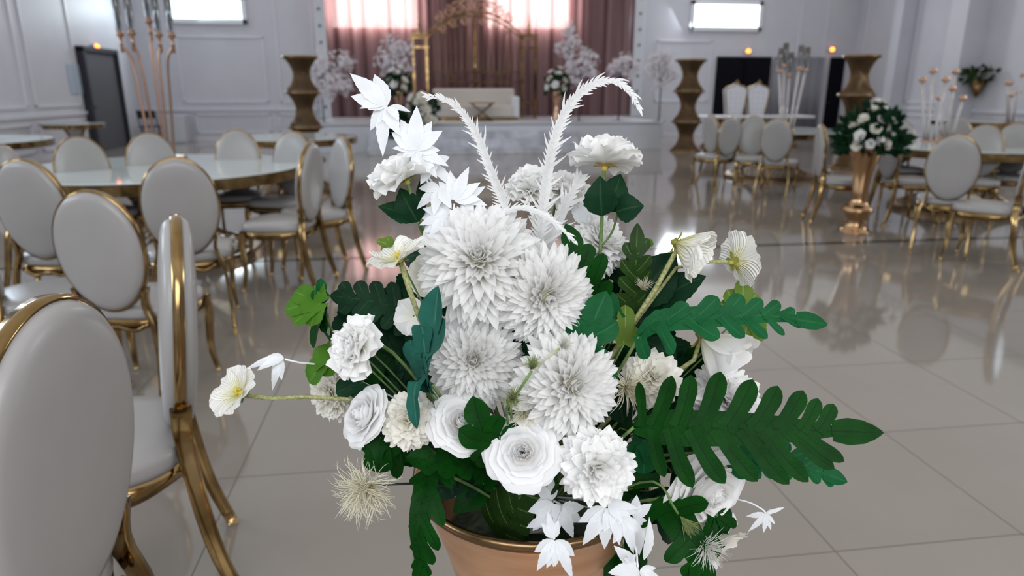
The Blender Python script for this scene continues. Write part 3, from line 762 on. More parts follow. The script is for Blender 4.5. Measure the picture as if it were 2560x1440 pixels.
def wrap_petal(mb, phi, H, r0, R1, R2, span, lip=.1, ruf=0.0, rnd=random, nu=7, nv=9, u0=0.0, zb=0.0, spiral=.1, notch=.12):
    """rose petal wrapped round the axis: foot radius r0, belly R1, mouth R2"""
    us = np.linspace(0, 1, nu); vs = np.linspace(-1, 1, nv); ph = rnd.uniform(0, 6.28)
    G = np.zeros((nu, nv, 3)); U_ = np.zeros((nu, nv)); V_ = np.zeros((nu, nv))
    for i, u in enumerate(us):
        r = r0*(1-u)**2+R1*2*u*(1-u)*1.15+R2*u*u
        for j, v in enumerate(vs):
            k = u
            z = zb+H*u*(1-notch*v*v)
            rr = r*(1+spiral*v)+ruf*math.sin(v*6+ph)*u*u
            if u > .8: rr += lip*(u-.8)/.2*(1-.4*v*v); z -= lip*.6*((u-.8)/.2)**2
            w_ = span*(math.sin(PI*(.18+.62*u))**.6)
            a = phi+v*w_
            G[i, j] = (rr*math.cos(a), rr*math.sin(a), z+ruf*.7*math.sin(v*5+ph*2)*u*u)
            U_[i, j] = u0+(1-u0)*u; V_[i, j] = v
    mb.grid(G, U_, V_)
GA = 2.399963
def m_dahlia(rnd, n=300):
    mb = MB()
    for i in range(n):
        t = math.sqrt((i+.5)/n); a = t*math.radians(122)
        L = .40+.58*t**.8; W = .055+.056*t
        if t < .22: L = .46; W = .075
        petal(mb, i*GA+rnd.uniform(-.12, .12), L*rnd.uniform(.90, 1.06), W, a*.80+rnd.uniform(-.10, .10), a*1.0+rnd.uniform(-.34, .16)-.10*(1-t), .015+.05*t, .12*(1-t), cup=rnd.uniform(.35, .85), prof='pointed', nu=7, nv=5, rnd=rnd, u0=.1*t, roundtip=.08, twist=rnd.uniform(-.35, .35))
    mb.lathe([(0, -.1), (.25, .0), (.27, .15), (.15, .27), (0, .30)], 14, closed_ends=False)
    return mb
def m_rose(rnd):
    mb = MB()
    for k in range(16): petal(mb, k*GA, .66-.006*k, .15, .06+.014*k, .03+.022*k+rnd.uniform(-.05, .05), .01+.006*k, .02, cup=.5, prof='wide', nu=6, nv=7, ruf=.03, rnd=rnd, u0=0)
    for k in range(6): wrap_petal(mb, k*1.7, .63, .05, .15+.02*k, .03+.028*k, 1.3, .01, .012, rnd, u0=.0, zb=0)
    rings = [(.60, .24, .20, 3, .9, .02), (.60, .33, .32, 3, .95, .03), (.58, .44, .46, 4, .85, .05), (.50, .55, .60, 4, .85, .08), (.42, .66, .76, 5, .75, .12), (.30, .72, .90, 5, .72, .13), (.18, .74, .98, 5, .7, .10)]
    for q, (H, R1, R2, n, sp, lip) in enumerate(rings):
        for i in range(n):
            wrap_petal(mb, q*1.1+i*2*PI/n+rnd.uniform(-.12, .12), H*rnd.uniform(.95, 1.04), .05, R1, R2*rnd.uniform(.95, 1.05), sp*1.25, lip, .015+.004*q, rnd, u0=.12*q, spiral=.09)
    return mb
def m_ball(rnd, n=150, curl=.35):
    """hydrangea / carnation like ball of rounded frilly petals"""
    mb = MB()
    for i in range(n):
        t = math.sqrt((i+.5)/n); a = t*math.radians(125)
        petal(mb, i*GA+rnd.uniform(-.2, .2), (.64+.36*t)*rnd.uniform(.88, 1.05), .155+.05*t, a*.8, a*1.0+rnd.uniform(-.45, .30), .0, .05*(1-t), cup=curl*rnd.uniform(-.2, .8), prof='wide', nu=6, nv=6, ruf=.05, rnd=rnd, twist=rnd.uniform(-.6, .6), roundtip=.34, u0=.15*t)
    return mb
def m_peony(rnd, flat=.5):
    """loose peony with a few broad outer petals and a ruffled middle"""
    mb = MB()
    for ring_, (n, a, L, W) in enumerate(((5, 98, 1.0, .50), (6, 84, .97, .46), (7, 66, .90, .40), (7, 48, .84, .34), (7, 32, .76, .28), (6, 18, .70, .23), (4, 6, .64, .2))):
        for i in range(n):
            aa = math.radians(a+rnd.uniform(-9, 9))
            petal(mb, ring_*.7+i*2*PI/n+rnd.uniform(-.2, .2), L*rnd.uniform(.88, 1.06), W, aa*.75+.1, aa*1.08-.1*rnd.random(), .03, .02, cup=.40+.12*ring_, prof='wide', nu=9, nv=13, ruf=.085, jag=.08, rnd=rnd, twist=rnd.uniform(-.25, .25), u0=.05*ring_)
    return mb
def m_poppy(rnd, n=5, a=(60, 100), W=.5, cup=.35):
    mb = MB()
    for i in range(n):
        petal(mb, i*2*PI/n+rnd.uniform(-.12, .12), 1.0*rnd.uniform(.9, 1.05), W, math.radians(a[0]), math.radians(a[1]+rnd.uniform(-12, 12)), .03, .0+.012*(i % 2), cup=cup, prof='wide', nu=9, nv=13, ruf=.045, jag=.07, rib=.012, rnd=rnd, twist=rnd.uniform(-.2, .2))
    return mb
def m_spider(rnd, n=170, amax=120, r=.006, wave=.12, L=1.0, upw=0):
    mb = MB()
    for i in range(n):
        a = math.radians(rnd.uniform(8, amax)); ph = rnd.uniform(0, 2*PI); l = L*rnd.uniform(.65, 1.05)
        pts = []; p = Vector((0, 0, 0)); w1, w2 = rnd.uniform(0, 6.28), rnd.uniform(0, 6.28)
        for k in range(7):
            q = k/6; aa = a*(.5+.65*q)+wave*math.sin(q*5+w1); pp = ph+wave*1.3*math.sin(q*4+w2)
            pts.append(p.copy()); p = p+Vector((math.sin(aa)*math.cos(pp), math.sin(aa)*math.sin(pp), math.cos(aa)))*l/6
        mb.tube(pts, [r*1.2]*5+[r*.8, r*.25], 3, cap=False)
    return mb

VX = None
def stem_path(base, ax, dest, n=14, droop=0.0, start=.05):
    p0 = base; p1 = base-ax.normalized()*start; p3 = dest; p2 = p1.lerp(p3, .55)+Vector((0, 0, droop))
    return spline([p0, p1, p2, p3], n)

# ---------------------------------------------------------------- the gold vase
RIM_Z = .845
vp = P(1330, 1237, 1.01)
VC = Vector((vp.x, vp.y, 0))
DEST = Vector((VC.x, VC.y, RIM_Z-.10))
def vase(loc, s, label, rim_r=.172, m_='vase_gold'):
    t = thing('gold_floor_vase', label, 'vase', loc, group=None)
    R_ = rim_r
    prof = [(.0, 0), (R_*.80, 0), (R_*.80, .02), (R_*.62, .05), (R_*.52, .11), (R_*.66, .17), (R_*.82, .21), (R_*.80, .25), (R_*.52, .29), (R_*.43, .35), (R_*.45, .45), (R_*.54, .58), (R_*.70, .70), (R_*.86, .79), (R_*.97, RIM_Z-.012)]
    sp = spline([Vector((a, 0, b)) for a, b in prof], 60)
    mb = MB(); mb.lathe([(max(p.x, 0), p.z) for p in sp], 72); mb.f.pop(); mb.build('vase_body', M[m_], t)
    mb = MB(); mb.lathe([(R_*.965, RIM_Z-.016), (R_*1.0, RIM_Z-.010), (R_*1.01, RIM_Z), (R_*.97, RIM_Z+.003), (R_*.94, RIM_Z-.004), (R_*.93, RIM_Z-.016)], 72, closed_ends=False); mb.build('vase_rim', M['gold_dark'], t)
    mb = MB(); mb.lathe([(R_*.945, RIM_Z-.008), (R_*.84, .79), (R_*.66, .70), (R_*.0, .695)], 48, closed_ends=False); mb.build('vase_lining', M['vase_inside'], t)
    return t
big_vase = vase((VC.x, VC.y, 0), 1, 'large flared copper-gold vase in the foreground, holding the white bouquet')
mb = MB()
gg = np.zeros((8, 32, 3))
rn = random.Random(5)
for i in range(8):
    for j in range(32):
        r_ = .118*i/7; gg[i, j] = (VC.x+r_*math.cos(j*PI/16), VC.y+r_*math.sin(j*PI/16), RIM_Z-.075-.02*(i/7)**2+rn.uniform(-.004, .004))
mb.grid(gg, closed=True)
tag(mb.build('flower_foam', M['foam']), 'dark flower foam filling the mouth of the foreground vase', 'flower foam')

# ---------------------------------------------------------------- stems with leaves
def leaf_frame(pts, N):
    """frames along a curve: tangent, side, normal"""
    fr = []
    for i, p in enumerate(pts):
        t = (pts[min(i+1, len(pts)-1)]-pts[max(i-1, 0)]).normalized()
        n_ = N[i] if isinstance(N, list) else N
        n_ = (n_-t*n_.dot(t)); n_ = n_.normalized() if n_.length > 1e-6 else t.orthogonal().normalized()
        fr.append((t, n_.cross(t), n_))
    return fr
class Leaf:
    """a leaf laid along a 3D curve; surf(s, t) maps length along / distance across to space"""
    def __init__(s, path, N, fold=.15, droop=0.0, n=40):
        s.p = spline(path, n); s.L = sum((s.p[i+1]-s.p[i]).length for i in range(n-1)); s.n = n
        s.fr = leaf_frame(s.p, N); s.fold = fold; s.droop = droop
        cum = [0]
        for i in range(n-1): cum.append(cum[-1]+(s.p[i+1]-s.p[i]).length)
        s.cum = np.array(cum)
    def surf(s, d, t, lift=0.0):
        x = np.interp(d, s.cum, np.arange(s.n)); i = int(min(x, s.n-2)); q = x-i
        p = s.p[i].lerp(s.p[i+1], q)
        T, Sd, Nn = s.fr[i]; T2, S2, N2 = s.fr[i+1]
        T = T.lerp(T2, q); Sd = Sd.lerp(S2, q); Nn = Nn.lerp(N2, q)
        if d > s.L: p = p+T*(d-s.L)
        if d < 0: p = p+T*d
        return p+Sd*t+Nn*(s.fold*abs(t)-s.droop*t*t/s.L+lift)
def strip(mb, leaf, s0, t0, ang, L, hw, curve=0.0, prof='lobe', nu=9, nv=5, side=1, lift=0.0, crease=.12, teeth=0.0, nteeth=0):
    """a lobe starting at (s0,t0) heading ang from the rib direction on the given side"""
    us = np.linspace(0, 1, nu); ww = np.interp(us, *PROF[prof])*hw
    d, t, a = s0, t0, ang
    G = np.zeros((nu, nv, 3)); V_ = np.zeros((nu, nv)); U_ = np.zeros((nu, nv))
    cs = []
    for i in range(nu):
        cs.append((d, t, a)); a2 = ang-curve*(i+1)/nu
        d += math.cos(a2)*L/(nu-1); t += math.sin(a2)*L/(nu-1); a = a2
    for i, (d, t, a) in enumerate(cs):
        tw = 1+(teeth*(1 if i % 2 else -.6) if nteeth and 0 < i < nu-1 else 0)
        for j, v in enumerate(np.linspace(-1, 1, nv)):
            o = v*ww[i]*tw
            dd, tt = d-math.sin(a)*o, t+math.cos(a)*o
            G[i, j] = leaf.surf(dd, side*tt, lift+crease*abs(o)); V_[i, j] = v; U_[i, j] = us[i]
    mb.grid(G, U_, V_)
def fern_mesh(path, N, lobes, hw, rib=.0012, fold=.12, droop=0.3, ang=62, curve=.35, tip=.22, rnd=None, crease=.1, prof='lobe', teeth=0.0, web=1.6):
    """lobes: list of (side, position 0-1, length as a fraction of the leaf)"""
    lf = Leaf(path, N, fold, droop); mb = MB(); rnd = rnd or random.Random(1)
    L = lf.L
    ex = [q[3:] for q in lobes]; explicit = ex if len(lobes[0]) > 3 else None
    for k, (sd, s0, ln) in enumerate([q[:3] for q in lobes]):
        a = math.radians(ang-22*s0+rnd.uniform(-3, 3)); cv = curve; w_ = hw*L*(.75+.25*min(1, ln/.2))
        if explicit: a, cv, w_ = explicit[k]; a += cv*.55; w_ *= L*.86
        strip(mb, lf, s0*L, 0.0, a, ln*L, w_, cv, prof, 18 if not teeth else 13, 7, sd, .0004*(k % 3)*1.0, crease, teeth, 1 if teeth else 0)
    # web along the rib and the tip lobe
    us = np.linspace(0, 1, 22); G = np.zeros((22, 5, 3)); V_ = np.zeros((22, 5))
    for i, u in enumerate(us):
        w_ = hw*L*web*min(1, .35+u*4)*(1-u**3)+hw*L*.1
        for j, v in enumerate(np.linspace(-1, 1, 5)): G[i, j] = lf.surf(u*L*.97, v*w_, .0002); V_[i, j] = v*.8
    mb.grid(G, None, V_)
    strip(mb, lf, L*(1-tip*.55), 0, 0, tip*L, hw*L*1.3, 0, 'tip' if prof == 'lobe' else prof, 16, 7, 1, .0006, crease)
    rb = MB(); rb.tube([lf.surf(u*L, 0, -.0006) for u in np.linspace(-.0, .98, 24)], [rib*(1.5-1.1*u) for u in np.linspace(0, 1, 24)], 5)
    return mb, rb, lf
def simple_leaf(mb, p0, p1, N, hw, fold=.25, bend=.12, teeth=.05, prof='leaf'):
    mid = p0.lerp(p1, .5)+N*bend*(p1-p0).length
    lf = Leaf([p0, mid, p1], N, fold, .2, 14)
    strip(mb, lf, 0, 0, 0, lf.L, hw, 0, prof, 17, 7, 1, 0, .0, teeth, 1 if teeth else 0)
def palmate(mb, p0, d_, N, size, lobes=5, spread=1.25, hw=.2, curl=.1, rnd=random, teeth=.12, prof='leaf'):
    """maple-like leaf: lobes fanning from its foot"""
    d_ = d_.normalized(); sdv = N.cross(d_).normalized()
    for k in range(lobes):
        a = spread*(2*k/(lobes-1)-1) if lobes > 1 else 0
        ln = size*(1-.32*abs(a)/max(spread, .1))*rnd.uniform(.88, 1.08)
        e = d_*math.cos(a)+sdv*math.sin(a)
        q = p0+e*ln-N*curl*ln*rnd.uniform(.3, 1.4)
        lf = Leaf([p0, p0.lerp(q, .5)+N*.06*ln, q], N, .22, .1, 10)
        strip(mb, lf, 0, 0, 0, lf.L, hw*size, 0, prof, 20 if teeth > .08 else 14, 5, 1, .0003*k, 0, teeth, 1 if teeth else 0)
def px(v, d): return v*d/F_PX

def flower(name, label, cat, c, d, ax, size, maker, pmat, seed, stem='stem_green', center=None, sepal=None, stem_r=.0022, dest=None, roll=0.0, zs=1.0, stem_pts=None, calyx=True, group=None, base_off=.0):
    """c = pixel centre of the bloom, d = distance from the camera, ax = facing (right, up, to viewer), size = radius in pixels"""
    rnd = random.Random(seed); A = cdir(*ax); R_ = px(size, d)
    base = P(c[0], c[1], d)-A*R_*base_off
    t = thing(name, label, cat, base, group=group)
    B = basis(A, roll)
    X = B.to_4x4() @ Matrix.Diagonal((R_, R_, R_*zs, 1))
    mb = maker(rnd).xform(X); mb.build('petals', M[pmat], t)
    if center == 'yellow':
        mb = MB()
        for k in range(26):
            a = rnd.uniform(0, .6); ph = rnd.uniform(0, 6.28); l = rnd.uniform(.22, .34)
            mb.tube([(0, 0, 0), (math.sin(a)*math.cos(ph)*l*.6, math.sin(a)*math.sin(ph)*l*.6, l*.6), (math.sin(a)*math.cos(ph)*l, math.sin(a)*math.sin(ph)*l, l)], [.012, .012, .026], 4)
        mb.lathe([(.0, -.02), (.11, .0), (.12, .1), (0, .16)], 10, closed_ends=False)
        mb.xform(X).build('stamens', M['yellow'], t)
    if calyx:
        mb = MB()
        for k in range(5): petal(mb, k*2*PI/5, .34, .10, math.radians(70), math.radians(95), .01, -.05, cup=.3, prof='pointed', nu=5, nv=3, rnd=rnd)
        mb.lathe([(0, -.16), (.07, -.12), (.09, -.03), (.02, .02)], 8, closed_ends=False)
        mb.xform(X).build('calyx', M[sepal or 'stem_green'], t)
    pts = stem_pts if stem_pts else stem_path(base-A*R_*.1, A, dest or DEST)
    pts = [q-base for q in pts]
    mb = MB(); mb.tube(pts, stem_r, 6); mb.build('stem', M[stem], t)
    return t
def ppath(l): return [P(*q) for q in l]
Fl = flower
dahl = [
 ((1200, 655), .760, (-.05, .30, 1), 146, 1, 'largest white dahlia, high in the middle of the bouquet'),
 ((1358, 738), .765, (.30, -.22, 1), 122, 2, 'white dahlia overlapping the right lower side of the largest dahlia'),
 ((1188, 900), .790, (-.05, .05, 1), 118, 3, 'white dahlia in the centre of the bouquet below the largest one'),
 ((1418, 962), .745, (.38, .02, 1), 130, 4, 'big white dahlia right of centre, directly above the open rose'),
]
for c, d, ax, r, sd, lb in dahl:
    Fl('white_dahlia', lb, 'dahlia', c, d+px(r, d)*.75, ax, r*1.12, m_dahlia, 'petal_dahlia', sd, roll=sd)
Fl('white_rose', 'fully open white rose facing the viewer at the bottom centre of the bouquet', 'rose', (1308, 1132), .775, (-.12, .30, 1), 92, m_rose, 'petal_rose', 11, zs=.9)
Fl('white_rose', 'white rose bud turned left at the lower left edge of the bouquet', 'rose', (925, 1045), .81, (-.75, .45, .7), 76, m_rose, 'petal_rose', 12, zs=1.15)
Fl('white_rose', 'white many-petalled rose tucked between the cream ball flower and the three-lobed leaf', 'rose', (1150, 1062), .80, (.25, .55, .8), 78, m_rose, 'petal_rose', 13)
Fl('white_rose', 'large white rose half covered by the big fern leaf', 'rose', (1755, 1210), .86, (.45, -.35, .8), 122, m_rose, 'petal_white', 14, zs=.9)
Fl('ball_hydrangea', 'cream frilly ball flower low on the left of the bouquet', 'hydrangea', (1022, 1054), .80, (-.2, .1, 1), 82, m_ball, 'petal_cream', 21)
Fl('ball_hydrangea', 'white frilly ball flower right of the open rose', 'hydrangea', (1492, 1166), .765, (.1, .0, 1), 108, m_ball, 'petal_white', 22)
Fl('ball_hydrangea', 'cream frilly flower peeking out above the big fern leaf', 'hydrangea', (1632, 945), .86, (.1, .5, 1), 84, m_ball, 'petal_cream', 23)
Fl('ball_hydrangea', 'white frilly flower mostly hidden behind the middle of the big fern leaf', 'hydrangea', (1812, 1000), .92, (.3, .5, .8), 108, m_ball, 'petal_white', 24)
Fl('ball_hydrangea', 'white frilly flower behind the right upper dahlia, beside the stem of the tall peony', 'hydrangea', (1497, 612), .90, (.5, .4, .6), 88, m_ball, 'petal_white', 25)
Fl('ball_hydrangea', 'whitish ruffled flower at the left edge beside the long poppy stem', 'hydrangea', (832, 985), .90, (-.6, -.1, .8), 76, m_ball, 'petal_cream', 26, zs=.9)
Fl('white_peony', 'white peony on a tall leafy stem at the upper right', 'peony', (1512, 415), .84, (.10, 1.0, -.05), 98, m_peony, 'petal_white', 31, sepal='sepal_orange', stem_pts=ppath([(1510, 425, .84), (1506, 520, .84), (1500, 640, .86), (1450, 900, .93), (1350, 1230, 1.0)]))
Fl('white_peony', 'white peony leaning left at the upper left of the bouquet', 'peony', (1015, 450), .82, (-.45, .85, .35), 92, m_peony, 'petal_white', 32, sepal='sepal', stem_pts=ppath([(1018, 455, .82), (1040, 530, .84), (1070, 610, .87), (1200, 900, .93), (1310, 1230, 1.0)]))
Fl('white_peony', 'white peony facing left beside the lobed bright green leaves', 'peony', (905, 872), .80, (-.65, .25, .75), 88, m_peony, 'petal_white', 33)
Fl('white_peony', 'white flower with a yellow heart behind the left feathery plume', 'peony', (1330, 480), .92, (-.1, .7, .5), 76, m_peony, 'petal_white', 34, center='yellow', sepal='sepal')
Fl('white_peony', 'white flower with a yellow heart behind the right feathery plume', 'peony', (1415, 490), .93, (.3, .6, .6), 70, m_peony, 'petal_white', 35, center='yellow', sepal='sepal')
pp = lambda n, a, W=.5, cup=.35: (lambda rnd: m_poppy(rnd, n, a, W, cup))
Fl('white_poppy', 'ribbed white poppy with a yellow heart at the upper left, on a fuzzy stem', 'poppy', (1000, 655), .77, (-.35, .85, .35), 84, pp(5, (60, 92), .55), 'petal_ivory', 41, stem='stem_fuzzy', center='yellow', stem_r=.0032, stem_pts=ppath([(1003, 660, .77), (1022, 720, .775), (1050, 800, .79), (1130, 950, .9), (1310, 1230, 1.0)]))
Fl('white_poppy', 'white poppy reaching far out to the left on a long horizontal fuzzy stem', 'poppy', (604, 985), .78, (-.45, .45, .75), 80, pp(5, (48, 88), .52), 'petal_ivory', 42, stem='stem_fuzzy', center='yellow', stem_r=.0026, stem_pts=ppath([(612, 988, .78), (680, 996, .79), (760, 992, .81), (870, 998, .84), (1100, 1090, .92), (1310, 1230, 1.0)]))
Fl('white_poppy', 'creamy cupped poppy with a yellow-green sepal at the upper right', 'poppy', (1690, 608), .84, (.55, -.30, .30), 98, pp(5, (30, 55), .60, .5), 'petal_ivory', 43, stem='stem_fuzzy', sepal='sepal', stem_r=.0032, stem_pts=ppath([(1695, 620, .84), (1640, 720, .85), (1555, 850, .87), (1420, 1050, .93), (1340, 1230, 1.0)]))
Fl('white_poppy', 'creamy flat poppy seen from the side at the far upper right', 'poppy', (1832, 655), .86, (.85, .22, -.25), 82, pp(5, (62, 85), .56, .3), 'petal_ivory', 44, stem='stem_fuzzy', sepal='sepal', stem_r=.0024, stem_pts=ppath([(1835, 655, .86), (1780, 654, .86), (1690, 670, .865), (1600, 790, .88), (1420, 1050, .93), (1340, 1230, 1.0)]))
Fl('white_poppy', 'white cupped flower hanging to the right beneath the upper fern leaf', 'poppy', (1755, 840), .89, (.60, -.55, .35), 128, pp(5, (22, 48), .55, .5), 'petal_white', 45, stem='stem_fuzzy', sepal='sepal_orange', stem_r=.003, stem_pts=ppath([(1755, 835, .89), (1735, 900, .89), (1690, 930, .90), (1560, 1010, .93), (1340, 1230, 1.0)]))
Fl('white_poppy', 'cream cup flower half hidden between the left poppy stem and the dahlia', 'poppy', (1085, 700), .86, (-.2, .2, 1), 70, pp(5, (30, 70), .6, .5), 'petal_cream', 46, sepal='sepal')
Fl('white_poppy', 'small white blossom in shade behind the blue-green leaf', 'poppy', (1035, 790), .88, (-.3, .1, 1), 52, pp(5, (50, 85), .55, .3), 'petal_white', 47)
Fl('white_poppy', 'white blossom with translucent petals hanging below the yellow thistle at the lower right', 'poppy', (1790, 1330), .86, (.35, -.7, .5), 78, pp(5, (40, 80), .55, .3), 'petal_cream', 48)
# spider flowers and thistles
def spider(name, label, c, d, ax, size, mk, m_, seed, stem_pts=None, stem='stem_green', cat='thistle', sr=.0016):
    return Fl(name, label, cat, c, d, ax, size, mk, m_, seed, calyx=False, stem=stem, stem_pts=stem_pts, stem_r=sr)
spider('spider_mum', 'pale yellow spidery flower hanging at the lower left on a thin dark wire', (922, 1212), .80, (-.25, -.25, .9), 112, lambda r: m_spider(r, 280, 118, .0085, .34), 'filament', 51, ppath([(932, 1212, .805), (1000, 1210, .83), (1060, 1208, .87), (1200, 1230, .95), (1310, 1245, 1.0)]), 'stem_dark', 'spider flower', .0016)
spider('green_thistle', 'small green thistle head in front of the dahlias at the centre', (1330, 925), .705, (.05, .75, .5), 44, lambda r: m_spider(r, 90, 75, .016, .1), 'filament_green', 52, ppath([(1329, 928, .705), (1305, 965, .71), (1275, 1010, .74), (1290, 1150, .9), (1320, 1240, 1.0)]))
spider('white_thistle', 'small white thistle head between the right dahlias', (1402, 868), .70, (.35, .35, .75), 46, lambda r: m_spider(r, 130, 70, .013, .08), 'filament_white', 53, ppath([(1398, 872, .70), (1360, 900, .71), (1320, 950, .74), (1300, 1100, .88), (1320, 1240, 1.0)]), 'filament_white')
spider('green_thistle', 'dark green thistle head just below the small green thistle', (1280, 1000), .72, (.1, .5, .8), 46, lambda r: m_spider(r, 120, 100, .015, .12), 'filament_green', 54, None)
spider('spider_mum', 'cream stringy flower between the centre dahlia and the open rose', (1310, 1020), .79, (.1, -.4, .8), 74, lambda r: m_spider(r, 120, 80, .013, .14), 'filament', 55, None, cat='spider flower')
spider('spider_mum', 'cream stringy flower right of the big dahlia, against dark foliage', (1560, 965), .85, (.35, -.1, .9), 88, lambda r: m_spider(r, 130, 95, .012, .14), 'filament', 56, None, cat='spider flower')
spider('spider_mum', 'faint cream stringy flower above the fuzzy stems at the upper right', (1605, 725), .88, (.1, .6, .6), 42, lambda r: m_spider(r, 70, 70, .014, .14), 'filament', 57, None, cat='spider flower')
spider('yellow_thistle', 'yellow-green thistle hanging above the cream thistle at the lower right', (1700, 1290), .80, (.55, -.6, .5), 60, lambda r: m_spider(r, 90, 50, .013, .1), 'filament_green', 58, None)
spider('yellow_thistle', 'cream thistle with a yellow heart at the lower right corner of the bouquet', (1755, 1355), .80, (.35, -.35, .85), 76, lambda r: m_spider(r, 160, 85, .010, .14), 'filament_white', 59, ppath([(1752, 1352, .802), (1725, 1310, .82), (1680, 1260, .85), (1500, 1240, .95), (1350, 1240, 1.0)]))
# ---------------------------------------------------------------- green fern leaves and other foliage
def fern(name, label, path, N, lobes, hw, m_='leaf_deep', cat='fern leaf', stem_to=None, **k):
    pts = ppath(path) if not isinstance(path[0], Vector) else path
    base = pts[0].copy(); t = thing(name, label, cat, base)
    loc = [q-base for q in pts]
    mb, rb, lf = fern_mesh(loc, cdir(*N), lobes, hw, **k)
    mb.build('leaf_blade', M[m_], t); rb.build('midrib', M['plume_white'] if m_ == 'plume_white' else (M['leaf_olive'] if m_ == 'leaf_olive' else M[m_]), t)
    sp_ = ppath(stem_to) if stem_to else [base, base.lerp(DEST, .5)+Vector((0, 0, .01)), DEST]
    mb = MB(); mb.tube([q-base for q in spline(sp_, 12)], .0022, 6); mb.build('stem', M['stem_green'] if m_ != 'plume_white' else M['plume_white'], t)
    return t
def pixel_lobes(path, tips, c_up=-.3, c_dn=.3):
    """lobes given in the photo: (side, base x, tip x, tip y, half width); the rib runs left to right"""
    pts = [Vector((q[0], q[1])) for q in path]; n = 60
    sp = spline([Vector((p.x, p.y, 0)) for p in pts], n); cum = [0]
    for i in range(n-1): cum.append(cum[-1]+(sp[i+1]-sp[i]).length)
    out = []
    for (sd, bx_, tx, ty, hw) in tips:
        i = min(range(n-1), key=lambda k: abs(sp[k].x-bx_)); T = (sp[i+1]-sp[i]).normalized()
        ch = Vector((tx, ty, 0))-sp[i]; ca = T.x*ch.x+T.y*ch.y; sa = abs(T.x*ch.y-T.y*ch.x)
        out.append((sd, cum[i]/cum[-1], ch.length/cum[-1], math.atan2(sa, ca), c_up if sd > 0 else c_dn, hw/cum[-1]))
    return out
def both(n, f, a=.04, b=.88, skew=0.0):
    out = []
    for k in range(n):
        s_ = a+(b-a)*k/(n-1)
        out += [(1, s_, f(s_)), (-1, min(.95, s_+skew), f(min(1, s_+skew)))]
    return out
big = lambda s_: max(.05, .285-.30*max(0, s_-.42)**1.0*1.15-.20*max(0, .12-s_)*5*.4)
G1P = [(1585, 1068, .80), (1700, 1070, .775), (1850, 1072, .755), (2020, 1076, .745), (2150, 1080, .74)]
G2P = [(1598, 842, .83), (1643, 806, .82), (1739, 796, .805), (1835, 790, .80), (1931, 790, .80), (2032, 806, .81)]
fern('fern_leaf', 'largest deep green fern leaf reaching to the right over the bouquet',
     G1P, (.02, .25, 1), pixel_lobes(G1P, [(1, 1606, 1596, 945, 17), (1, 1640, 1690, 930, 27), (1, 1698, 1742, 930, 28), (1, 1765, 1818, 922, 31), (1, 1828, 1898, 944, 31), (1, 1895, 1960, 962, 28), (1, 1955, 2022, 974, 27), (1, 2004, 2056, 995, 22), (1, 2046, 2092, 1009, 22),
     (-1, 1640, 1666, 1196, 22), (-1, 1683, 1736, 1220, 27), (-1, 1742, 1817, 1207, 29), (-1, 1805, 1897, 1200, 28), (-1, 1862, 1972, 1206, 27), (-1, 1915, 2018, 1200, 25), (-1, 1970, 2082, 1168, 22), (-1, 2010, 2106, 1150, 20)]), .046, 'leaf_deep',
     fold=.05, droop=.5, tip=.22, crease=.10, web=1.75, rnd=random.Random(2))
fern('fern_leaf', 'mid green fern leaf arching right above the white cupped flower',
     G2P, (-.05, .35, 1), pixel_lobes(G2P, [(1, 1622, 1645, 770, 20), (1, 1664, 1718, 757, 25), (1, 1731, 1791, 743, 26), (1, 1796, 1850, 737, 25), (1, 1850, 1896, 748, 20), (1, 1898, 1940, 753, 18), (1, 1940, 1984, 772, 15), (1, 1975, 2010, 785, 9),
     (-1, 1602, 1625, 895, 22), (-1, 1646, 1706, 880, 27), (-1, 1722, 1792, 847, 25), (-1, 1800, 1850, 845, 20), (-1, 1856, 1904, 847, 17), (-1, 1908, 1947, 837, 13), (-1, 1945, 1993, 818, 7), (-1, 1965, 2010, 820, 5)], -.25, .45), .040, 'leaf_mid',
     fold=.22, droop=.6, tip=.20, rnd=random.Random(3))
fern('fern_leaf', 'mid green fern leaf showing below the largest fern leaf',
     [(1790, 1130, .86), (1880, 1140, .85), (1990, 1160, .84), (2090, 1195, .84)], (-.1, .5, 1), both(7, lambda s_: .28-.17*s_, .05, .85, .02), .055, 'leaf_mid', ang=66, curve=.4, fold=.2, rnd=random.Random(4),
     stem_to=[(1790, 1130, .86), (1600, 1150, .92), (1350, 1240, 1.0)])
fern('fern_leaf', 'dark fern leaf with wide gaps at the left behind the bouquet',
     [(1075, 800, .90), (1000, 772, .89), (920, 752, .88), (848, 742, .88)], (.1, .2, 1), both(6, lambda s_: .34-.16*s_, .05, .85, .03), .075, 'leaf_dark', ang=80, curve=.25, rnd=random.Random(5))
fern('fern_leaf', 'long dark green leaf hanging down in front of the vase rim on the left',
     [(1075, 1165, .835), (1062, 1230, .80), (1048, 1320, .79), (1052, 1450, .80)], (-.15, .15, 1), [(-1, .05, .20), (1, .0, .34), (-1, .28, .13), (1, .22, .36), (-1, .48, .12), (1, .45, .32), (-1, .66, .10), (1, .64, .24), (-1, .82, .10), (1, .82, .16)], .052, 'leaf_deep',
     ang=50, curve=.4, rnd=random.Random(6), fold=.10, web=1.8)
fern('fern_leaf', 'dark lobed leaf hanging at the bottom right beside the white leaf sprays',
     [(1660, 1245, .83), (1700, 1310, .80), (1735, 1370, .79), (1760, 1455, .79)], (.0, .3, 1), [(-1, .08, .46), (-1, .52, .36), (1, .2, .40), (1, .62, .30), (-1, .8, .22)], .115, 'leaf_deep',
     ang=92, curve=.35, rnd=random.Random(7), fold=.1, tip=.4)
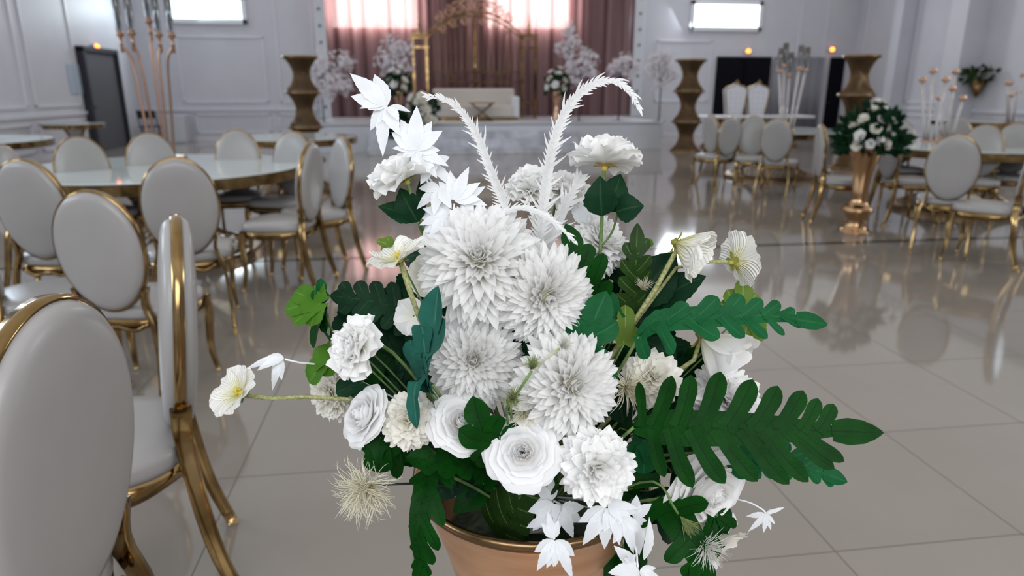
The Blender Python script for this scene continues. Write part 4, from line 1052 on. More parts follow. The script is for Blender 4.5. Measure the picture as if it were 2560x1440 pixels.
fern('fern_leaf', 'three-lobed dark green leaf left of the open rose',
     [(1262, 1150, .80), (1232, 1110, .775), (1205, 1070, .765), (1190, 1020, .765)], (-.2, .3, 1), [(1, .2, .42), (-1, .25, .50), (1, .5, .42), (-1, .55, .40), (1, .05, .4), (-1, .0, .45)], .14, 'leaf_deep', ang=62, curve=.2, rnd=random.Random(8), tip=.35, web=1.2)
fern('fern_leaf', 'upright lobed green leaf right of the upper dahlias, pointing up',
     [(1490, 780, .86), (1470, 720, .84), (1448, 660, .83), (1425, 592, .83)], (.1, .1, 1), [(-1, .1, .36), (1, .1, .35), (-1, .35, .46), (1, .4, .22), (-1, .6, .32), (1, .65, .2)], .10, 'leaf_deep', ang=60, curve=.3, rnd=random.Random(9), tip=.35)
fern('fern_leaf', 'upright dark lobed leaf beside the fuzzy stems at the upper right',
     [(1590, 790, .89), (1588, 720, .88), (1590, 650, .87), (1592, 590, .87)], (.1, .1, 1), both(4, lambda s_: .33-.1*s_, .1, .7, .06), .075, 'leaf_olive', ang=58, curve=.3, rnd=random.Random(10), tip=.35)
fern('fern_leaf', 'mid green leaf with rounded lobes right of the second dahlia',
     [(1400, 925, .84), (1440, 870, .81), (1475, 820, .80), (1500, 765, .80)], (.1, .25, 1), [(-1, .25, .50), (1, .3, .40), (-1, .6, .40), (1, .62, .3), (-1, .02, .6)], .14, 'leaf_mid', ang=55, curve=.2, rnd=random.Random(11), tip=.4)
fern('fern_leaf', 'dark leaf inside the vase mouth with pale veins',
     [(1255, 1350, .93), (1275, 1290, .91), (1310, 1230, .89), (1370, 1180, .88)], (-.1, .7, .7), both(5, lambda s_: .40-.15*s_, .05, .8, .05), .10, 'leaf_olive', ang=70, curve=.3, rnd=random.Random(12))
fern('fern_leaf', 'dark green leaf spreading left over the vase rim below the cream ball flower',
     [(1240, 1190, .86), (1180, 1165, .83), (1120, 1160, .81), (1040, 1148, .80)], (-.1, .6, .8), both(5, lambda s_: .26-.1*s_, .05, .8, .04), .085, 'leaf_deep', ang=62, curve=.3, rnd=random.Random(13))
# blue green twisted leaf
fern('poppy_leaf', 'blue-green wavy leaf hanging in front of the left side of the dahlias',
     [(1080, 985, .80), (1060, 905, .765), (1085, 830, .75), (1092, 765, .75)], (-.75, .25, .8), [(1, .25, .36), (-1, .3, .26), (1, .55, .28), (-1, .6, .34), (-1, .0, .4)], .13, 'leaf_blue', cat='leaf', ang=48, curve=.2, rnd=random.Random(14), tip=.4, fold=.35)
fern('poppy_leaf', 'lower pointed lobe of dark olive leaf curling over the cream ball flower',
     [(1078, 960, .80), (1048, 950, .77), (1036, 985, .76), (1040, 1035, .76)], (-.5, .2, .8), [(1, .3, .3), (-1, .3, .2)], .10, 'leaf_blue', cat='leaf', ang=40, curve=.2, rnd=random.Random(15), tip=.5, fold=.3)
# bright lobed geranium-like leaves at the left
def palm(name, label, c, d, dir2, N, size, m_, seed, lobes=5, spread=1.3, hw=.24, teeth=.06, cat='leaf', stem_mid=None, prof='lobe', curl=.1, stem_m='stem_green', sr=.0013, extra=(), dest=None):
    rnd = random.Random(seed); p0 = P(c[0], c[1], d); t = thing(name, label, cat, p0)
    Z = Vector((0, 0, 0))
    mb = MB(); palmate(mb, Z, cdir(*dir2), cdir(*N), px(size, d), lobes, spread, hw, curl, rnd, teeth, prof); mb.build('leaf_blade', M[m_], t)
    for (dx, dy, dd, d2, n2, s2, lb2, sp2) in extra:
        q = P(c[0]+dx, c[1]+dy, d+dd)-p0
        mb = MB(); palmate(mb, q, cdir(*d2), cdir(*n2), px(s2, d), lb2, sp2, hw, curl, rnd, teeth, prof); mb.build('leaf_blade', M[m_], t)
        mb = MB(); mb.tube(spline([q, q.lerp(Z, .5)+cdir(0, .2, 1)*.002, Z], 6), sr*.7, 4); mb.build('leaf_stalk', M[stem_m], t)
    pts = [Z]+([P(*q)-p0 for q in stem_mid] if stem_mid else [])+[(dest or DEST)-p0]
    if len(pts) == 2: pts.insert(1, pts[0].lerp(pts[1], .5)+Vector((0, 0, .008)))
    mb = MB(); mb.tube(spline(pts, 14), sr, 5); mb.build('stem', M[stem_m], t)
    return t
palm('lobed_green_leaf', 'bright green lobed leaf at the left edge, topmost of the pair', (800, 760), .82, (-.8, -.1, 0), (-.2, .5, .8), 98, 'leaf_bright', 61, 5, 1.25, .30, .03, stem_mid=[(835, 830, .84), (950, 900, .88)])
palm('lobed_green_leaf', 'darker half of the bright lobed leaf, folded downwards beside the peony', (815, 765), .825, (-.35, -1, 0), (-.75, .1, .6), 105, 'leaf_deep', 62, 3, .55, .24, .03, stem_mid=[(840, 840, .84), (950, 900, .88)])
palm('lobed_green_leaf', 'small upturned green leaf above the bright lobed leaf', (795, 760), .83, (.15, 1, 0), (.75, .2, .6), 62, 'leaf_mid', 63, 3, .5, .26, .03, stem_mid=[(840, 835, .84), (950, 900, .88)])
palm('lobed_green_leaf', 'bright green rounded leaf below the pair, near the white bell-shaped leaf', (830, 882), .83, (-.65, -.72, 0), (-.3, .5, .8), 98, 'leaf_bright', 64, 3, .5, .36, .02, stem_mid=[(900, 900, .86)])
palm('lobed_green_leaf', 'curled pale green leaf between the bright leaf and the left peony', (830, 850), .82, (-.55, .85, 0), (-.9, .1, .4), 90, 'leaf_mid', 65, 1, .5, .16, .03, stem_mid=[(900, 880, .86)])
palm('lobed_green_leaf', 'dark rounded leaf under the left rose and cream ball flower', (950, 1095), .83, (-.05, -1, 0), (-.1, .4, .9), 92, 'leaf_deep', 66, 3, .55, .42, .02)
palm('lobed_green_leaf', 'narrow dark leaf right of the rounded leaf under the cream ball flower', (985, 1105), .84, (.1, -1, 0), (.3, .3, .9), 85, 'leaf_deep', 67, 3, .45, .2, .03)
palm('lobed_green_leaf', 'dark leaf under the left rose at the edge of the bouquet', (905, 955), .86, (-.8, -.3, 0), (-.1, .4, .9), 70, 'leaf_dark', 68, 3, .8, .4, .02)
palm('lobed_green_leaf', 'green pointed leaf hanging below the half-covered white rose', (1785, 1290), .85, (.35, -1, 0), (.2, .3, .9), 92, 'leaf_deep', 69, 3, .75, .22, .06, extra=((10, -5, 0, (.8, -.5, 0), (.1, .4, .9), 60, 3, .6),))
palm('lobed_green_leaf', 'olive-green lobed leaf under the far right poppy', (1850, 790), .90, (.1, 1, 0), (.1, .3, .9), 88, 'leaf_lime', 70, 5, 1.1, .28, .05)
palm('lobed_green_leaf', 'olive-green leaf peeping below the upper fern leaf', (1870, 790), .91, (.6, -.9, 0), (.1, .3, .9), 82, 'leaf_lime', 71, 3, .8, .28, .05)
palm('lobed_green_leaf', 'lime green bud leaf beside the fuzzy stems', (1560, 860), .86, (.05, 1, 0), (.2, .2, .9), 92, 'leaf_lime', 72, 3, .5, .26, .03)
palm('lobed_green_leaf', 'green leaf with a pale edge left of the fuzzy stems', (1540, 800), .86, (-.4, 1, 0), (-.2, .3, .9), 84, 'leaf_mid', 73, 1, .5, .3, .02)
palm('lobed_green_leaf', 'yellowish sepal leaf behind the left poppy', (985, 618), .80, (-.9, .35, 0), (.2, .4, .8), 52, 'leaf_lime', 74, 3, .6, .22, .03)
palm('lobed_green_leaf', 'small bright leaf right of the upright lobed leaves', (1600, 605), .90, (.95, -.1, 0), (.1, .5, .9), 36, 'leaf_bright', 75, 1, .5, .34, .02)
palm('lobed_green_leaf', 'rounded green leaf right of the white ball flower', (1610, 1100), .85, (0, -1, 0), (.1, .3, .9), 92, 'leaf_mid', 76, 3, .5, .34, .02)
palm('lobed_green_leaf', 'pointed dark leaf left of the half-covered rose', (1650, 1200), .86, (-1, -.05, 0), (.1, .5, .9), 82, 'leaf_deep', 77, 1, .5, .25, .02)
palm('lobed_green_leaf', 'small mid green leaf tip right of the big dahlia', (1520, 930), .83, (.1, -.6, .3), (.3, .2, .9), 48, 'leaf_mid', 78, 3, .6, .35, .02)
# rose-type leaves
def rose_leaves(label, specs, stalk, seed=1, m_='leaf_dark', name='rose_leaf_sprig', teeth=.045):
    base = P(*stalk[0]); t = thing(name, label, 'leaf sprig', base)
    for (a, b_, N, hw) in specs:
        mb = MB(); simple_leaf(mb, P(*a)-base, P(*b_)-base, cdir(*N), px(hw, a[2]), teeth=teeth); mb.build('leaflet', M[m_], t)
    mb = MB(); mb.tube([q-base for q in spline(ppath(stalk), 12)], .0014, 5); mb.build('stalk', M['stem_green'], t)
rose_leaves('dark serrated leaves on the tall peony stem, upper right', [((1505, 540, .83), (1500, 440, .82), (-.25, .1, 1), 44), ((1512, 530, .84), (1552, 435, .85), (.3, .1, 1), 40), ((1540, 530, .83), (1610, 515, .82), (0, .3, 1), 40)], [(1500, 620, .86), (1530, 580, .85), (1545, 530, .835)])
rose_leaves('pair of dark leaves on the upper left peony stem', [((1045, 555, .84), (1000, 470, .83), (-.2, .1, 1), 42), ((1035, 550, .84), (945, 516, .83), (-.1, .5, 1), 30), ((1060, 520, .85), (1050, 450, .85), (-.1, .1, 1), 14)], [(1060, 590, .86), (1050, 570, .85), (1045, 555, .84)])
rose_leaves('dark serrated leaves behind the cupped poppy, upper right', [((1590, 760, .89), (1690, 628, .88), (0, .3, 1), 62), ((1640, 760, .89), (1765, 690, .88), (.1, .6, .8), 46), ((1600, 790, .90), (1700, 700, .90), (.1, .6, .8), 50)], [(1500, 950, .93), (1560, 860, .91), (1600, 770, .89)], m_='leaf_dark')
rose_leaves('dark leaves between the centre dahlia and the upper right dahlia', [((1245, 850, .84), (1200, 790, .82), (0, .3, 1), 30), ((1260, 850, .84), (1290, 800, .82), (0, .3, 1), 34), ((1300, 880, .85), (1330, 830, .83), (0, .3, 1), 34)], [(1280, 960, .90), (1262, 880, .86), (1255, 840, .84)])
rnd0 = random.Random(77)
fill = [('right edge', [(1650, 860), (1700, 920), (1640, 960), (1590, 900), (1740, 930), (1660, 1010), (1720, 1130), (1640, 1120), (1580, 1080), (1690, 1000), (1620, 1030), (1560, 1020)], .96), ('far left', [(900, 800), (950, 880), (890, 940), (930, 1000), (1000, 960), (960, 1010), (945, 950), (990, 1000), (960, 880), (1000, 900)], .94), ('left', [(930, 820), (985, 860), (960, 920), (1010, 930), (935, 960), (1040, 880), (1000, 800)], .93),
        ('lower left', [(1100, 1150), (1160, 1180), (1060, 1120), (1210, 1210), (1130, 1110)], .92),
        ('centre', [(1240, 840), (1310, 860), (1170, 780), (1280, 1060), (1230, 1120)], .95),
        ('upper right', [(1520, 700), (1560, 760), (1620, 800), (1600, 700), (1540, 860)], .95),
        ('right', [(1620, 880), (1690, 900), (1560, 1060), (1600, 1130), (1560, 920), (1680, 1180)], .94),
        ('lower right', [(1600, 1240), (1640, 1290), (1690, 1250), (1530, 1230), (1560, 1370)], .93),
        ('upper left', [(1080, 640), (1060, 740), (1000, 730), (1110, 700), (1150, 760)], .95)]
for nm, pts, d in fill:
    base = P(pts[0][0]*.5+1320*.5, pts[0][1]*.5+1180*.5, d+.03)
    t = thing('foliage_sprig', 'dark leafy filler sprig deep inside the bouquet at its %s' % nm, 'leaf sprig', base)
    for (x, y) in pts:
        for q in range(3):
            a = rnd0.uniform(0, 2*PI); l = rnd0.uniform(70, 110)
            p0 = P(x, y, d+rnd0.uniform(-.03, .03)); p1 = P(x+math.cos(a)*l, y-math.sin(a)*l, d+rnd0.uniform(-.03, .03))
            mb = MB(); simple_leaf(mb, p0-base, p1-base, cdir(rnd0.uniform(-.4, .4), rnd0.uniform(0, .6), 1), px(rnd0.uniform(30, 44), d)); mb.build('leaflet', M[rnd0.choice(['leaf_dark', 'leaf_dark', 'leaf_deep'])], t)
        mb = MB(); mb.tube(spline([P(x, y, d)-base, (P(x, y, d)-base)*.5, DEST-base], 8), .0015, 4); mb.build('stalk', M['stem_green'], t)
# ---------------------------------------------------------------- white feathery plumes
def plume(label, path, N, seed, hwf, n=30, maxl=.10, **k):
    rnd = random.Random(seed)
    lob = []
    for i in range(n):
        s_ = .02+.95*i/(n-1); e = maxl*(1-.55*s_)*rnd.uniform(.7, 1.25)*(1.35 if i % 4 == 0 else .78)
        lob += [(1, s_, e), (-1, min(.97, s_+.02), e*rnd.uniform(.7, 1.2))]
    return fern('feathery_plume', label, path, N, lob, hwf, 'plume_white', cat='plume', ang=58, curve=.25, tip=.05, rnd=rnd, prof='taper', teeth=.10, fold=.25, web=2.6, **k)
plume('white feathery plume curving up to the left above the bouquet', [(1275, 560, .86), (1258, 500, .86), (1228, 430, .85), (1196, 345, .84), (1150, 275, .83), (1105, 246, .82), (1062, 243, .81)], (-.35, .2, 1), 1, .0100, maxl=.095, n=42)
plume('tall white feathery plume arching over to the right', [(1345, 640, .88), (1352, 560, .87), (1366, 450, .86), (1385, 350, .85), (1425, 260, .84), (1490, 208, .83), (1545, 208, .82), (1580, 240, .815), (1600, 280, .81)], (.4, .1, 1), 2, .0082, n=48, maxl=.075)
plume('white feathery plume lying over the top of the largest dahlia towards the right', [(1240, 545, .80), (1300, 522, .79), (1360, 540, .78), (1405, 575, .775), (1440, 610, .77)], (.1, .7, .7), 3, .017, n=24, maxl=.12)
plume('broad white plume leaf behind the upper dahlias', [(1350, 640, .90), (1385, 570, .89), (1420, 500, .88), (1455, 440, .88)], (.2, .1, 1), 4, .026, n=14, maxl=.26)
plume('short white plume leaf standing behind the largest dahlia', [(1330, 640, .89), (1345, 590, .88), (1335, 540, .88), (1315, 505, .88)], (-.1, .2, 1), 5, .028, n=13, maxl=.24)
# ---------------------------------------------------------------- white fabric leaf sprays
def spray(label, parts, stem_pts, seed, hw=.17, spread=1.2, teeth=.07, sr=.0013):
    rnd = random.Random(seed); base = P(*parts[0][0]); t = thing('white_leaf_spray', label, 'white leaf spray', base)
    for (c, d2, N, s_, lb) in parts:
        mb = MB(); palmate(mb, P(*c)-base, cdir(*d2), cdir(*N), px(s_*1.08, c[2]), lb, spread*rnd.uniform(.85, 1.1), hw*.86, .12, rnd, teeth); mb.build('white_leaf', M['cloth_white'], t)
    mb = MB(); mb.tube([q-base for q in spline(ppath(stem_pts), 16)], sr, 5); mb.build('stem', M['stem_white'], t)
spray('large white pointed leaves at the very top left of the bouquet', [((965, 268, .80), (-.75, .75, 0), (.3, .1, 1), 125, 3), ((965, 268, .80), (-.1, -1, 0), (-.2, .3, .9), 105, 3), ((972, 268, .80), (.7, -.35, .1), (.1, .6, .7), 70, 2), ((960, 262, .80), (-.9, .25, 0), (-.3, .5, .8), 80, 2)],
      [(965, 265, .80), (1000, 330, .805), (1030, 400, .82), (1100, 480, .84), (1160, 600, .88)], 1, .20, .55)
spray('white star-shaped leaves just right of the topmost pair', [((1040, 375, .80), (.0, 1, 0), (0, .2, 1), 105, 5), ((1040, 378, .80), (.7, -.5, 0), (.2, .3, 1), 85, 4), ((1040, 375, .80), (-.9, .1, 0), (-.2, .3, 1), 60, 3)],
      [(1040, 380, .80), (1060, 440, .82), (1100, 500, .84), (1160, 600, .88)], 2, .21, .85)
spray('white leaves clustered left of the plumes, behind the dahlia', [((1100, 470, .82), (-.5, -.8, 0), (-.2, .3, 1), 82, 4), ((1135, 500, .82), (.4, .9, 0), (.1, .2, 1), 85, 5), ((1120, 540, .82), (-.8, -.2, 0), (-.1, .4, 1), 80, 5), ((1165, 500, .83), (.9, .2, 0), (.2, .3, 1), 60, 4), ((1110, 560, .82), (.1, -1, 0), (0, .3, 1), 75, 4), ((1090, 545, .83), (-.4, -.7, 0), (-.3, .2, 1), 70, 3), ((1080, 410, .82), (.6, -.6, 0), (.2, .2, 1), 75, 3)],
      [(1135, 510, .82), (1140, 560, .84), (1180, 700, .9), (1310, 1230, 1.0)], 3, .2, 1.2)
spray('white leaves behind the right plume, spreading to the right', [((1450, 560, .90), (.6, .7, 0), (.2, .2, 1), 85, 5), ((1440, 600, .90), (.9, -.1, 0), (.1, .3, 1), 80, 5), ((1480, 590, .90), (.2, .8, 0), (.1, .3, 1), 80, 4)],
      [(1445, 590, .90), (1420, 700, .92), (1340, 1230, 1.0)], 4, .16, 1.2)
spray('small white bell-like leaf cluster at the left, above the long poppy stem', [((710, 898, .80), (-.95, -.15, 0), (-.1, .7, .6), 88, 3), ((706, 898, .80), (-.35, -1, 0), (-.3, .2, .9), 72, 3)],
      [(712, 898, .80), (745, 906, .81), (850, 930, .86), (1100, 1060, .93), (1310, 1230, 1.0)], 5, .19, .35)
spray('white drooping leaves at the right over the tiled floor', [((1915, 1285, .92), (-.6, -.6, 0), (0, .3, 1), 62, 3), ((1915, 1285, .92), (.8, -.2, 0), (0, .5, 1), 46, 2), ((1912, 1288, .92), (-.2, -1, 0), (.1, .3, 1), 56, 2), ((1918, 1283, .92), (.9, .3, 0), (0, .3, 1), 42, 1)],
      [(1915, 1283, .92), (1900, 1270, .92), (1850, 1250, .93), (1700, 1230, .96), (1360, 1240, 1.0)], 6, .13, .6)
spray('white pointed leaves hanging over the front rim of the vase', [((1385, 1345, .74), (-.25, 1, 0), (-.2, .2, 1), 70, 3), ((1385, 1350, .74), (-.5, -.9, 0), (-.1, .3, 1), 92, 3), ((1390, 1350, .74), (.4, -.9, 0), (.2, .3, 1), 95, 3), ((1392, 1352, .745), (.05, -1, .2), (.2, .3, 1), 90, 2)],
      [(1385, 1348, .74), (1395, 1300, .76), (1400, 1260, .82), (1340, 1240, 1.0)], 7, .17, .5)
spray('greyish white leaves in the shade under the white ball flower', [((1380, 1250, .86), (-.7, .6, 0), (0, .5, 1), 70, 3), ((1385, 1260, .85), (-.3, -.8, 0), (0, .3, 1), 92, 4), ((1400, 1270, .85), (.6, -.7, 0), (.1, .3, 1), 80, 4), ((1370, 1290, .85), (-.7, -.4, 0), (.1, .3, 1), 60, 3)],
      [(1385, 1255, .86), (1370, 1250, .9), (1340, 1240, 1.0)], 8, .22, 1.0)
spray('white leaves hanging right of the vase rim spray', [((1515, 1270, .79), (-.3, -1, 0), (-.1, .2, 1), 110, 4), ((1530, 1265, .79), (.4, -.8, 0), (.2, .3, 1), 100, 4), ((1520, 1260, .79), (.8, -.1, 0), (.2, .5, 1), 70, 3), ((1560, 1300, .79), (.3, -1, 0), (.2, .2, 1), 85, 3)],
      [(1518, 1262, .79), (1480, 1250, .85), (1350, 1240, 1.0)], 9, .19, .8)
spray('white serrated leaf rising right of the white ball flower', [((1585, 1290, .81), (.5, .8, 0), (0, .3, 1), 78, 2), ((1590, 1290, .81), (.1, -1, 0), (.1, .2, 1), 95, 3)],
      [(1585, 1290, .81), (1540, 1260, .86), (1350, 1240, 1.0)], 10, .2, .4)
spray('white curled leaves at the bottom edge right of the vase', [((1590, 1420, .77), (-.9, .35, 0), (-.1, .6, .8), 105, 2), ((1575, 1405, .77), (-.1, .6, .5), (0, .4, .9), 50, 3), ((1595, 1420, .77), (-.7, -.6, 0), (0, .4, .9), 90, 3), ((1610, 1400, .78), (.15, 1, 0), (.5, .1, .7), 110, 1), ((1600, 1425, .77), (.7, -.3, 0), (0, .4, .9), 60, 3)],
      [(1595, 1418, .77), (1580, 1350, .8), (1500, 1280, .88), (1350, 1240, 1.0)], 11, .17, .5)
spray('white serrated leaf low at the bottom right by the cream thistle', [((1800, 1290, .89), (.6, -.8, 0), (.2, .2, 1), 80, 2), ((1760, 1380, .87), (.2, -.9, 0), (.1, .3, 1), 80, 3)],
      [(1795, 1290, .89), (1700, 1250, .93), (1360, 1240, 1.0)], 12, .3, .5)
# loose petals lying in the mouth of the vase
for k, (x, y, r, a, lb) in enumerate(((1225, 1288, 42, .3, 'crumpled white petal in the vase mouth, left of the others'), (1262, 1318, 36, 1.2, 'curved white petal against the inside of the vase rim'), (1165, 1255, 40, 2.0, 'greyish petal in the shaded left of the vase mouth'), (1300, 1335, 40, .1, 'thin white petal lying on the front rim inside the vase'))):
    p = at_z(x, y, RIM_Z-.062); rnd = random.Random(k)
    mb = MB(); petal(mb, 0, 1.0, .45, 1.3, 1.9, 0, 0, cup=.4, prof='wide', nu=8, nv=9, ruf=.10, jag=.08, rnd=rnd)
    mb.xform(Matrix.Rotation(a, 4, 'Z') @ Matrix.Scale(px(r*1.7, .95), 4)); o = mb.build('loose_petal', M['petal_white']); o.location = p
    tag(o, lb, 'petal', 'loose petals in the vase')
# ================================================================ rear vase with its bouquet
rv = at_z(2136, 580, 0.0)
rear = vase((rv.x, rv.y, 0), 1, 'shiny gold floor vase standing on the tiles to the right, holding roses and greenery', .172, 'vase_polished')
RD = (rv-CAM).dot(FWD)
def far_rose(seed):
    rnd = random.Random(seed); mb = MB()
    for q, (H, R1, R2, n, sp) in enumerate(((.6, .2, .12, 3, 1.0), (.58, .42, .44, 4, .95), (.45, .62, .78, 5, .8), (.25, .72, .98, 5, .8))):
        for i in range(n): wrap_petal(mb, q*1.1+i*2*PI/n, H, .05, R1, R2, sp, .06, .02, rnd, nu=5, nv=5, u0=.1*q)
    return mb
def rose_cluster(center, spots, r, group, labels, mats=('petal_white', 'petal_cream')):
    """spots = (dx, dz, dy) offsets in metres from the vase mouth, one top-level rose each"""
    proto = {}
    for k, (dx, dz, dy) in enumerate(spots):
        pos = center+RGT*dx+Vector((0, 0, dz))-Vector((FWD.x, FWD.y, 0)).normalized()*dy
        ax = (RGT*dx*1.6+Vector((0, 0, 1))*(dz+.02)-Vector((FWD.x, FWD.y, 0)).normalized()*(dy+.08)).normalized()
        t = thing('white_rose', labels[k], 'rose', pos, group=group)
        X = basis(ax, k).to_4x4() @ Matrix.Scale(r*(1+.15*math.sin(k*3)), 4)
        far_rose(k+40).xform(X).build('petals', M[mats[k % len(mats)]], t)
        mb = MB(); mb.tube(spline([Vector((0, 0, 0)), (center-pos)*.5+Vector((0, 0, .02)), center-pos-Vector((0, 0, .05))], 8), .004, 5); mb.build('stem', M['stem_green'], t)
def leafy(name, label, center, spread, n, seed, m_='leaf_dark', size=.09, zlo=-.12, zhi=.32, group=None, drops=()):
    rnd = random.Random(seed); t = thing(name, label, 'foliage', center, group=group)
    mb = MB(); sm = MB()
    F0 = Vector((FWD.x, FWD.y, 0)).normalized()
    for k in range(n):
        a = rnd.uniform(0, 2*PI); rr = spread*rnd.random()**.6
        q = RGT*math.cos(a)*rr+F0*math.sin(a)*rr*.8+Vector((0, 0, rnd.uniform(zlo, zhi)*(1-.4*rr/spread)))
        if drops and k % 5 == 0:
            dd = rnd.choice(drops); q = RGT*dd[0]*rnd.uniform(.5, 1)+Vector((0, 0, dd[1]*rnd.uniform(.3, 1)))-F0*rnd.uniform(0, .1)
        d_ = (q.normalized()+Vector((rnd.uniform(-.6, .6), rnd.uniform(-.6, .6), rnd.uniform(-.5, .5)))).normalized()
        simple_leaf(mb, q, q+d_*size*rnd.uniform(.7, 1.2), (Vector((0, 0, .5))-F0+Vector((rnd.uniform(-.5, .5),)*3)).normalized(), size*.3, teeth=0, bend=.1)
        if k % 4 == 0: sm.tube([q*0, q*.5+Vector((0, 0, .02)), q], .0035, 4)
    mb.build('leaves', M[m_], t); sm.build('stems', M['stem_green'], t); return t
rc = Vector((rv.x, rv.y, RIM_Z+.02))
leafy('greenery_bouquet', 'dark green foliage spilling from the gold floor vase on the right', rc, .27, 360, 5, size=.10, zlo=-.10, zhi=.40, drops=((.38, .02), (.34, .1), (-.28, -.05), (-.30, .16), (.40, -.08)))
leafy('greenery_bouquet', 'lighter green leaves mixed into the foliage of the right gold floor vase', rc, .20, 90, 6, 'leaf_mid', size=.08, zlo=0, zhi=.34)
spots = [(-.16, .10, .16), (-.04, .16, .20), (.03, .24, .16), (-.12, .25, .10), (.10, .34, .05), (.05, .40, .02), (.14, .12, .16), (-.17, .01, .14), (.02, .05, .20), (.10, .02, .17), (-.07, .02, .20), (-.17, .20, .05), (.18, .24, .06), (-.02, .33, .08)]
rose_cluster(rc, spots, .052, 'roses in the right gold floor vase', ['white rose among the greenery of the gold floor vase at the right']*len(spots))

# ---------------------------------------------------------------- tall candelabra on the left table
def candelabra(name, label, loc, arms, base_r=.16, metal='rose_gold', tube_h=.42, stem_r=.012, cup_r=.030, candle='candle_dark', clear_stem=False, group=None):
    """arms = (dx, dz) of every cup, measured along the view's right and up from the foot"""
    t = thing(name, label, 'candelabra', loc, group=group)
    mb = MB(); mb.lathe([(0, 0), (base_r, 0), (base_r, .012), (base_r*.8, .02), (0, .022)], 32); mb.build('base_plate', M[metal], t)
    for k, (dx, dz, dy) in enumerate(arms):
        foot = RGT*(dx*.45)+Vector((0, 0, .02))+Vector((0, dy*.4, 0)); hx = RGT*dx+Vector((0, dy, 0))
        if clear_stem:
            pts = [foot, hx+Vector((0, 0, dz))]
            mb = MB(); mb.tube(pts, stem_r, 8); st_ = mb.build('stem', M['acrylic'], t)
        else:
            pts = spline([foot, foot.lerp(hx, .25)+Vector((0, 0, dz*.45)), foot.lerp(hx, .45)+Vector((0, 0, dz*.78)), hx*.96+Vector((0, 0, dz*.90)), hx+Vector((0, 0, dz*.92))], 24)
            mb = MB(); mb.tube(pts, stem_r, 8); mb.build('stem', M[metal], t)
            mb = MB(); mb.tube([hx+Vector((0, 0, dz*.86)), hx+Vector((0, 0, dz))], stem_r*1.25, 8); mb.build('socket', M[metal], t)
        c = hx+Vector((0, 0, dz))
        mb = MB(); mb.lathe([(0, -.03), (cup_r*.5, -.03), (cup_r*.5, -.02), (cup_r, -.015), (cup_r*1.1, 0), (cup_r*1.1, .012), (cup_r*.6, .02), (cup_r*.95, .035), (0, .035)], 16, c); mb.build('cup', M[metal], t)
        if tube_h:
            mb = MB(); mb.lathe([(cup_r*.95, .02), (cup_r*.95, tube_h), (cup_r*.86, tube_h), (cup_r*.86, .03)], 20, c, closed_ends=False); mb.build('glass_tube', M['glass'], t)
            mb = MB(); mb.lathe([(0, .03), (.011, .03), (.010, tube_h*.55), (0, tube_h*.56)], 10, c); mb.build('candle', M[candle], t)
    return t
cb_ = at_z(410, 395, .762)
def rel(px_, py_, base):
    d = (base-CAM).dot(FWD); q = CAM+ray(px_, py_)*1.0
    Yp = base.y; p = at_y(px_, py_, Yp); v = p-base; return (v.dot(RGT), v.z)
arms = []
for (x, y, dy) in ((288, 84, .06), (334, 84, -.06), (394, 86, .05), (438, 90, -.05), (360, 50, .12)):
    a = rel(x, y, cb_); arms.append((a[0]*1.0, a[1], dy))
candelabra('tall_candelabra', 'tall copper-gold candelabra with glass tubes on the left round table', (cb_.x, cb_.y, .762), arms, .20, metal='bronze')
def far_candelabra(px_, py_base, cups, label, zb=.762, **k):
    b_ = at_z(px_, py_base, zb); A = []
    for i, (x, y) in enumerate(cups):
        a = rel(x, y, b_); A.append((a[0], a[1], .10*math.sin(i*2.1)))
    return candelabra('crystal_candelabra', label, (b_.x, b_.y, zb), A, .13, 'rose_gold', stem_r=.019, cup_r=.045, candle='candle', clear_stem=True, group='clear-stemmed candelabras', **k)
far_candelabra(1968, 325, [(1950, 178), (1968, 165), (1990, 172), (2012, 176), (1980, 188)], 'clear-stemmed candelabra with glass tubes on the throne-side table', tube_h=.34)
far_candelabra(2330, 352, [(2335, 178), (2322, 200), (2352, 200)], 'clear-stemmed candelabra on the left of the right table, tallest of the pair', tube_h=0)
far_candelabra(2372, 345, [(2382, 222), (2364, 245), (2394, 246), (2390, 180)], 'shorter clear-stemmed candelabra right of the tallest one', tube_h=0)
far_candelabra(2530, 308, [(2522, 208), (2538, 208), (2522, 238), (2556, 188), (2554, 232)], 'clear-stemmed candelabra cropped by the right edge of the picture', tube_h=0)

